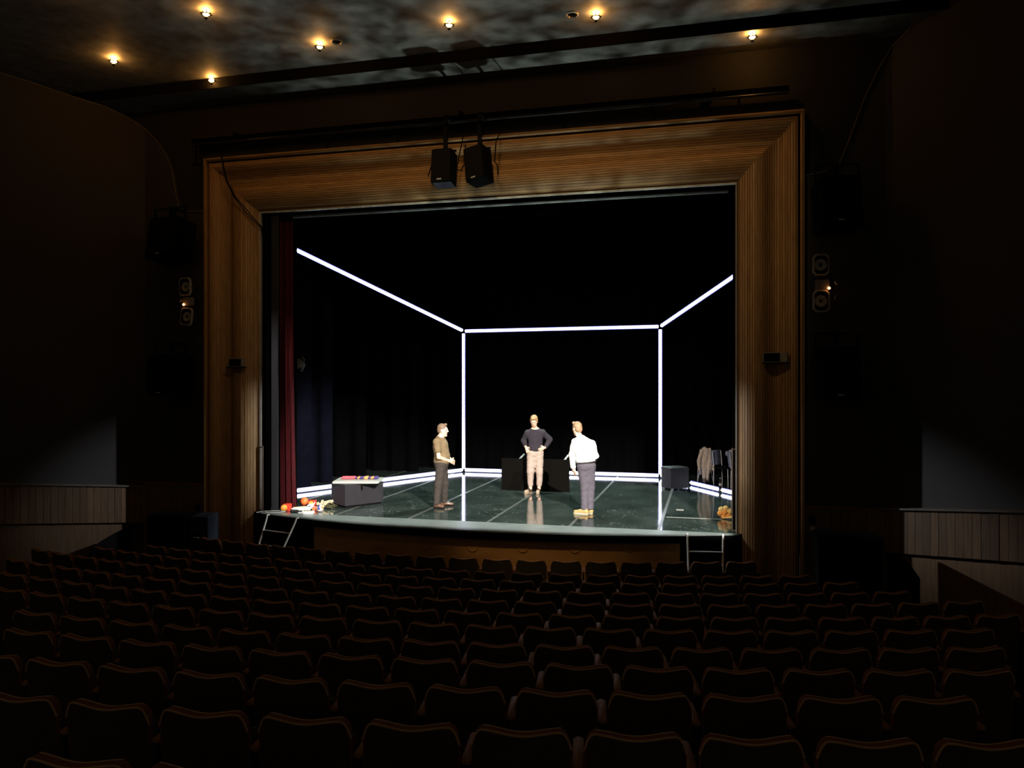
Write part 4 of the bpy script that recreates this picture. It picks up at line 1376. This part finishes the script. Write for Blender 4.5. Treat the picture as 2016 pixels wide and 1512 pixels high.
speaker('upright black loudspeaker hanging at the top centre, left one of two', (-4.43, 12.62, 6.24), (.365, .34, .60), 0, math.radians(-6), 0, True, False)
speaker('tilted black loudspeaker hanging at the top centre, right one of two', (-3.81, 12.62, 6.24), (.37, .34, .62), math.radians(-14), math.radians(-6), math.radians(-9), False, False)
for x in (-4.43, -3.81):
    pass
for lb, x in (('black hanging hook over the left centre loudspeaker', -4.43), ('black hanging hook over the right centre loudspeaker', -3.81)):
    t = thing('hook_clamp', lb, 'clamp', (x, 12.72, 6.55), 0, 'hook clamps over the centre loudspeakers')
    MB().box((0, 0, .24), (.06, .06, .48)).build('stem', 'black', t)
    MB().box((0, .19, .62), (.06, .40, .05)).box((0, 0, .54), (.06, .06, .2)).build('arm', 'black', t)
    MB().box((0, -.02, .0), (.40, .05, .03)).build('plate', 'black', t)
for lb, pts in (('loop of black cable between the two centre loudspeakers', [(-4.12, 13.08, 7.16), (-4.10, 12.7, 6.8), (-4.10, 12.6, 6.62), (-4.14, 12.55, 6.35), (-4.17, 12.55, 6.18), (-4.10, 12.55, 6.15), (-4.02, 12.55, 6.28), (-4.02, 12.58, 6.60)]),
                ('black cable tail hanging right of the tilted loudspeaker', [(-3.48, 13.08, 7.16), (-3.49, 12.8, 6.8), (-3.50, 12.65, 6.62), (-3.50, 12.6, 6.40), (-3.51, 12.6, 6.28), (-3.46, 12.6, 6.22), (-3.45, 12.6, 6.05)]),
                ('black cable tail hanging left of the upright loudspeaker', [(-4.615, 12.62, 6.34), (-4.62, 12.55, 6.30), (-4.64, 12.5, 6.18), (-4.67, 12.5, 6.08)])):
    tag(MB().tube(pts, .011, 6).build('speaker_cable', 'black', None, True), lb, 'cable')
for k, dx in enumerate((0, .06)):
    tag(MB().tube([(-9.05 + dx * .2, 12.9, 7.05), (-9.03 + dx * .3, 12.95, 6.7), (-8.95 + dx * .3, 12.95, 6.4), (-8.82 + dx * .4, 13.0, 6.1), (-8.66 + dx, 13.1, 5.85), (-8.52 + dx * .8, 13.2, 5.66), (-8.45 + dx * .5, 13.35, 5.55), (-8.44 + dx * .4, 13.5, 5.3)], .010, 6).build('drop_cable', 'black', None, True),
        ('black cable', 'second black cable')[k] + ' drooping over the top left corner of the frame' + (' beside the first' if k else ''), 'cable')

for side, x, lab in ((-1, -10.02, 'left'), (1, 1.93, 'right')):
    for z, lb in ((5.26, 'upper'), (2.66, 'lower')):
        speaker('%s black loudspeaker on the wall %s of the wooden frame' % (lb, lab), (x, 12.72, z), (.72 if side < 0 else .60, .5, .80), side * math.radians(8), math.radians(-10 if z > 4 else -3), 0, False, True, 'wall loudspeakers beside the frame')


def horn(label, loc, w, h, rz, ry=0.0):
    t = thing('horn_speaker', label, 'loudspeaker', loc, rz, 'horn loudspeakers beside the frame')
    def rr(s, inset=0.0):
        c_ = .045 * s
        X, Z = w / 2 * s - inset, h / 2 * s - inset
        return [(-X + c_, -Z), (X - c_, -Z), (X, -Z + c_), (X, Z - c_), (X - c_, Z), (-X + c_, Z), (-X, Z - c_), (-X, -Z + c_)]
    def ring(P1, y1, P2, y2):
        vs = [(x, y1, z) for x, z in P1] + [(x, y2, z) for x, z in P2]
        return vs, [(i, (i + 1) % 8, (i + 1) % 8 + 8, i + 8) for i in range(8)]
    objs = []
    m = MB()
    m.add(*ring(rr(1), 0, rr(1, .022), -.006)).add(*ring(rr(1), 0, rr(1), .03))
    objs.append(m.build('rim', 'horn_rim', t))
    m = MB()
    m.add(*ring(rr(1, .022), -.006, rr(.45), .22)).add([(x, .22, z) for x, z in rr(.45)], [tuple(range(8))])
    objs.append(m.build('flare', 'horn_dark', t))
    M = Matrix.Rotation(math.radians(90), 4, 'X')
    objs.append(MB().lathe([(.030, -.03), (.055, -.02), (.092, -.02), (.098, -.07), (.07, -.12)], 20, M).build('reflex_ring', 'horn_rim', t, True))
    objs.append(MB().lathe([(.001, -.02), (.030, -.03)], 16, M).build('centre_plug', 'horn_dark', t, True))
    m = MB().tube([(0, .1, 0), (0, .32, 0)], .035, 8)
    objs.append(m.build('neck', 'black', t))
    for o in objs:
        o.rotation_euler = (0, ry, 0)
    return t


horn('upper horn loudspeaker with a pale rim, left of the frame', (-9.76, 12.80, 4.375), .28, .345, math.radians(-6))
horn('lower tilted horn loudspeaker with a pale rim, left of the frame', (-9.73, 12.80, 3.80), .28, .345, math.radians(-6), math.radians(8))
horn('upper horn loudspeaker with a pale rim, right of the frame', (1.715, 12.80, 4.36), .245, .335, math.radians(10))
horn('lower horn loudspeaker with a pale rim, right of the frame', (1.72, 12.80, 3.795), .25, .345, math.radians(10))
for lb, x, z, lx, lens in (('grey junction box with a glowing pilot lamp, left of the frame', -9.72, 4.09, -.06, (-.17,)), ('grey junction box with a glowing pilot lamp, right of the frame', 1.74, 4.05, .09, (.21, .21))):
    t = thing('junction_box', lb, 'box', (x, 12.86, z), 0, 'junction boxes beside the frame')
    MB().box((0, 0, 0), (.20, .10, .165), bev=.01).build('case', 'grey_case', t)
    MB().ball((lx, -.065, -.06), .022, 12).build('pilot_lamp', 'pilot', t, True)
    MB().box((0, .15, 0), (.06, .22, .06)).build('arm', 'black', t)
    for k, q in enumerate(lens):
        MB().lathe([(.001, .02), (.022, .015), (.034, 0), (.034, -.05)], 12, Matrix.Translation((q, -.04, .03 - .24 * k)) @ Matrix.Rotation(math.radians(90), 4, 'X')).build('small_spotlight', 'horn_rim', t, True)
        MB().box((q, .05, .03 - .24 * k), (.05, .22, .05)).build('spotlight_bracket', 'black', t)
# display boxes on the frame
for lb, x0, x1, z, y, pale in (('dark display box fixed low on the left side of the wooden frame', -8.99, -8.70, 2.915, 13.18, 0), ('dark display box with a pale end on the right side of the frame', .868, 1.245, 2.93, 13.15, 1)):
    t = thing('display_box', lb, 'display', ((x0 + x1) / 2, y - .06, z), 0, 'display boxes on the frame')
    w = x1 - x0
    MB().box((0, 0, 0), (w, .09, .165), bev=.006).build('case', 'grey_case', t)
    xs_ = (-w * .14, w * .66) if pale else (0, w * .88)
    MB().box((xs_[0], -.047, 0), (xs_[1], .004, .135)).build('screen', 'speaker_black', t)
    MB().box((0, .0, -.095), (w * (1 if pale else 1.35), .10, .022)).build('shelf', 'black', t)

# floor loudspeakers at the foot of the frame
t = thing('subwoofer', 'large black loudspeaker cabinet on the floor left of the frame', 'loudspeaker', (-9.48, 12.45, -1.05))
MB().box((-.22, 0, .72), (.82, .55, .78), bev=.015).build('grille_front', 'speaker_black', t)
MB().box((.36, .08, .72), (.34, .50, .78), rz=math.radians(14), bev=.015).build('cabinet_side', 'speaker_lit_blue', t)
MB().box((.38, -.185, .76), (.11, .03, .075), rz=math.radians(14)).build('handle_recess', 'black', t)
MB().box((.385, -.205, .73), (.10, .02, .016), rz=math.radians(6)).build('handle', 'pale_metal', t)
MB().box((0, .05, .165), (1.0, .5, .33)).build('platform', 'black', t)
t = thing('subwoofer', 'large black loudspeaker cabinet on the floor right of the frame', 'loudspeaker', (2.02, 12.40, -1.05))
MB().box((0, 0, .66), (.90, .6, 1.28), bev=.015).build('cabinet', 'speaker_black', t)
MB().box((0, -.305, .66), (.82, .02, 1.18)).build('grille', 'velvet', t)
MB().box((-.44, -.30, .6), (.02, .03, 1.1)).build('edge_strip', 'speaker_lit_blue', t)
for lb, x, z in (('small pale wall socket with a dark plug, left of the frame', -9.68, -.05), ('small pale wall socket with a dark plug, right of the frame', 1.63, .19)):
    t = thing('wall_socket', lb, 'socket', (x, 13.09, z), 0, 'wall sockets beside the frame')
    MB().box((0, 0, 0), (.075, .03, .075), bev=.006).build('plate', 'horn_rim', t)
    MB().box((-.01, -.01, .14), (.09, .05, .13), bev=.01).build('plug', 'black', t)

# ------------------------------------------------------------------ ceiling lamps
bulb_me = MB().ball((0, 0, 0), .050, 14, (1, 1, .75)).mesh('bulb', 'bulb_warm', True)
sm = MB()
npt = 16
ring_o, ring_i = [], []
for k in range(npt):
    q = 2 * math.pi * k / npt
    r = .088 if k % 2 == 0 else .064
    ring_o.append((r * math.cos(q), r * math.sin(q)))
    ring_i.append((.050 * math.cos(q), .050 * math.sin(q)))
vs = [(x, y, 0) for x, y in ring_o] + [(x, y, 0) for x, y in ring_i] + [(x, y, -.012) for x, y in ring_o] + [(x, y, -.012) for x, y in ring_i]
fs = []
for k in range(npt):
    j = (k + 1) % npt
    fs += [(k, j, npt + j, npt + k), (2 * npt + j, 2 * npt + k, 3 * npt + k, 3 * npt + j), (k, 2 * npt + k, 2 * npt + j, j), (npt + j, 3 * npt + j, 3 * npt + k, npt + k)]
star_me = sm.add(vs, fs).mesh('star_ring', 'black')
fin_me = MB().ball((0, 0, 0), .027, 12).tube([(0, 0, .0), (0, 0, .06)], .008, 6).mesh('finial', 'black_gloss', True)
rod_me = MB().tube([(0, 0, 0), (0, 0, .10)], .010, 6).mesh('stem', 'black')
lampspots = [(-10.05, 11.30, 8.2, 'leftmost ceiling lamp, low at the far left'), (-7.40, 10.20, 8.2, 'ceiling lamp high up, second from the left at the top edge'),
             (-8.92, 12.45, 8.2, 'ceiling lamp over the left top corner of the frame, lowest of all'), (-6.28, 11.66, 8.2, 'ceiling lamp with a dark hole beside it, left of centre'),
             (-3.93, 11.45, 8.2, 'ceiling lamp over the middle of the stage'), (-1.66, 11.76, 8.2, 'ceiling lamp right of centre with a dark round hole left of it'),
             (0.68, 12.62, 8.01, 'rightmost ceiling lamp, over the right side of the frame'), (-8.79, 9.0, 8.2, 'ceiling lamp cut by the top edge at the left')]
for x, y, z, lb in lampspots:
    t = thing('ceiling_lamp', lb, 'lamp', (x, y, z), 0, 'small warm ceiling lamps')
    link('bulb', bulb_me, t, (0, 0, -.058))
    link('star_ring', star_me, t, (0, 0, -.062))
    link('finial', fin_me, t, (0, 0, -.125))
    link('stem', rod_me, t, (0, 0, -.10))
    d = bpy.data.lights.new('lamp_light', 'POINT')
    d.energy = 9.0
    d.color = (1.0, 0.38, 0.075)
    d.shadow_soft_size = .03
    lo_ = bpy.data.objects.new('lamp_light', d)
    COL.objects.link(lo_)
    lo_.parent = t
    lo_.location = (0, 0, -.125)
for x, y, lb in ((-2.02, 11.70, 'dark unlit round fitting in the ceiling right of centre'), (-5.97, 11.66, 'dark unlit round fitting in the ceiling left of centre')):
    t = thing('unlit_fitting', lb, 'lamp', (x, y, 8.2), 0, 'unlit round ceiling fittings')
    MB().lathe([(.10, 0), (.10, -.02), (.082, -.028), (.078, -.004)], 20).build('ring', 'horn_rim', t, True)
    MB().lathe([(.001, -.004), (.078, -.004)], 20).build('lens', 'black', t)
# added unseen warm lamp over the stalls, brightening the frame
FRAME_LIGHT = spot('added_frame_light', (-2.4, 6.6, 8.0), (-3.2, 13.2, 5.0), 620, (1.0, 0.68, 0.34), 100, 0.2, 1.0)
shutter(FRAME_LIGHT, [((-9, 13.07, 6.76), (1, 13.07, 6.76), (-4, 13, 3), 0.045), ((-9, 13.2, 1.8), (1, 13.2, 1.8), (-4, 13, 6), 0.22), ((XL - 1.03, 13.08, 0), (XL - 1.03, 13.08, 6), (-4, 13, 3), 0.01), ((XR + 1.03, 13.08, 0), (XR + 1.03, 13.08, 6), (-4, 13, 3), 0.01)])

APRON_GLOW = spot('added_stage_front_light', (-2.4, 6.6, 8.0), (-2.7, 12.7, -0.45), 600, (1.0, 0.68, 0.34), 22, 0.2, 1.0)  # added unseen lamp for the warm glow on the stage front
shutter(APRON_GLOW, [((-8, 12.7, 0.0), (1, 12.7, 0.0), (-3, 12.7, -0.9), 0.02)])

# ------------------------------------------------------------------ stalls: sloping floor and seats
ROWS = [  # a, R, z(top), x of first seat, count
    (11.25, 17.3, -.189, -8.34, 18), (10.32, 19.4, -.156, -8.71, 20), (9.64, 19.0, -.097, -9.20, 22), (8.88, 19.9, -.016, -9.75, 24),
    (8.05, 20.2, .084, -9.15, 24), (7.24, 21.8, .198, -8.10, 22), (6.42, 21.8, .324, -7.12, 19), (5.55, 21.9, .458, -5.79, 16),
    (4.79, 24.2, .596, -5.03, 14), (3.99, 24.4, .734, -4.50, 12), (3.20, 26.2, .869, -3.46, 10), (2.42, 26.0, .996, -2.42, 3)]
av = np.array([r[0] for r in ROWS][::-1] + [12.0, 14.0])
zv = np.array([r[2] - .862 for r in ROWS][::-1] + [-1.052, -1.052])


def stall_z(x, y):
    a = y - (x + 4.8) ** 2 / 42.0
    if a < av[0]:
        return zv[0] + (av[0] - a) * .16
    return float(np.interp(a, av, zv))


m = MB()
m.sheet(lambda u, v: (-16 + 24 * u, -1 + 14.4 * v, stall_z(-16 + 24 * u, -1 + 14.4 * v) - .004), 30, 60)
structure(m.build('floor', 'stall_floor'))

# seat meshes (local: x along the row, +y towards the stage, z up)
def seat_top(x):
    s = abs(x) / .235
    z = .862 + .019 * math.sin(min(s, .78) / .78 * math.pi / 2) ** 2
    if s > .78:
        z -= .085 * ((s - .78) / .22) ** 2.3
    return z


NX = 28
sx = [-.235 + .47 * i / NX for i in range(NX + 1)]


def seat_y(x, z):
    return -.09 * (z - .45) + .35 * x * x * 1.3


def rim_strip(y0, y1, drop):
    m = MB()
    pts = [(-.235, .50)] + [(x, seat_top(x)) for x in sx] + [(.235, .50)]
    n = len(pts)
    vs, inner = [], []
    for x, z in pts:
        k = max(0.0, min(1.0, (z - .765) / .075))
        yy = y0 + (y1 - y0) * (.16 + .84 * k)
        vs += [(x, seat_y(x, z) + y0, z), (x, seat_y(x, z) + yy, z)]
        xi, zi = x * .93, z - drop if z > .6 else z
        inner += [(xi, seat_y(x, z) + y0, zi), (xi, seat_y(x, z) + yy, zi)]
    vs += inner
    fs = []
    for i in range(n - 1):
        a, b = 2 * i, 2 * i + 2
        fs.append((a, b, b + 1, a + 1))
        fs.append((2 * n + a + 1, 2 * n + b + 1, 2 * n + b, 2 * n + a))
        fs.append((a, 2 * n + a, 2 * n + b, b))
        fs.append((a + 1, b + 1, 2 * n + b + 1, 2 * n + a + 1))
    return m.add(vs, fs)


def panel(y0, y1, ins, zlow):
    m = MB()
    def fn(u, v):
        x = (-.235 + .47 * u) * (1 - ins)
        zt = seat_top(x / (1 - ins)) - ins * .2
        z = zlow + (zt - zlow) * v
        return (x, seat_y(x, z) + y0, z)
    m.sheet(fn, 20, 4, y1 - y0)
    return m


rim_me = rim_strip(-.002, .046, .02).mesh('rim', 'seat_rim', True)
back_me = panel(-.004, .010, .03, .30).mesh('back_panel', 'seat_back', True)
pad_me = panel(.085, .030, .10, .44).mesh('back_cushion', 'seat_cloth', True)
pipe = MB()
pipe.tube([(x, seat_y(x, seat_top(x)) - .003, seat_top(x) - .001) for x in sx], .0052, 5)  # thin pale tubes standing in for edge highlights
pipe.tube([(x, seat_y(x, seat_top(x)) + .046, seat_top(x) - .001) for x in sx if abs(x) < .2], .0042, 5)
pipe_me = pipe.mesh('highlight_piping', 'seat_highlight', True)
cush_me = MB().box((0, .20, .50), (.44, .10, .40), rx=math.radians(-12), bev=.03).mesh('seat_cushion', 'seat_cloth', True)
arm_me = MB().box((.2625, .15, .706), (.052, .30, .034), bev=.010).mesh('armrest', 'arm_wood', True)
std_me = MB().box((.2625, .12, .346), (.03, .26, .685)).box((.2625, .12, .012), (.05, .34, .024)).mesh('standard', 'seat_iron')
std0 = arm_me, std_me

ORD = 'first second third fourth fifth sixth seventh eighth ninth tenth eleventh twelfth thirteenth fourteenth fifteenth sixteenth seventeenth eighteenth nineteenth twentieth twenty-first twenty-second twenty-third twenty-fourth'.split()
for ri, (a, R_, z, x0, cnt) in enumerate(ROWS):
    x = x0
    for k in range(cnt):
        sl_ = (x + 4.8) / R_
        y = a + (x + 4.8) ** 2 / (2 * R_)
        th = math.atan(sl_)
        rown = 'front row by the stage' if ri == 0 else ('%s row counted from the stage' % ORD[ri])
        t = thing('theatre_seat', 'dark theatre seat, %s from the left in the %s' % (ORD[k], rown), 'seat', (x, y, z - .862), th, 'theatre seats of the stalls')
        link('back_panel', back_me, t)
        link('rim', rim_me, t)
        link('highlight_piping', pipe_me, t)
        link('back_cushion', pad_me, t)
        link('seat_cushion', cush_me, t)
        link('armrest', arm_me, t)
        link('standard', std_me, t)
        x += .5255 * math.cos(th)
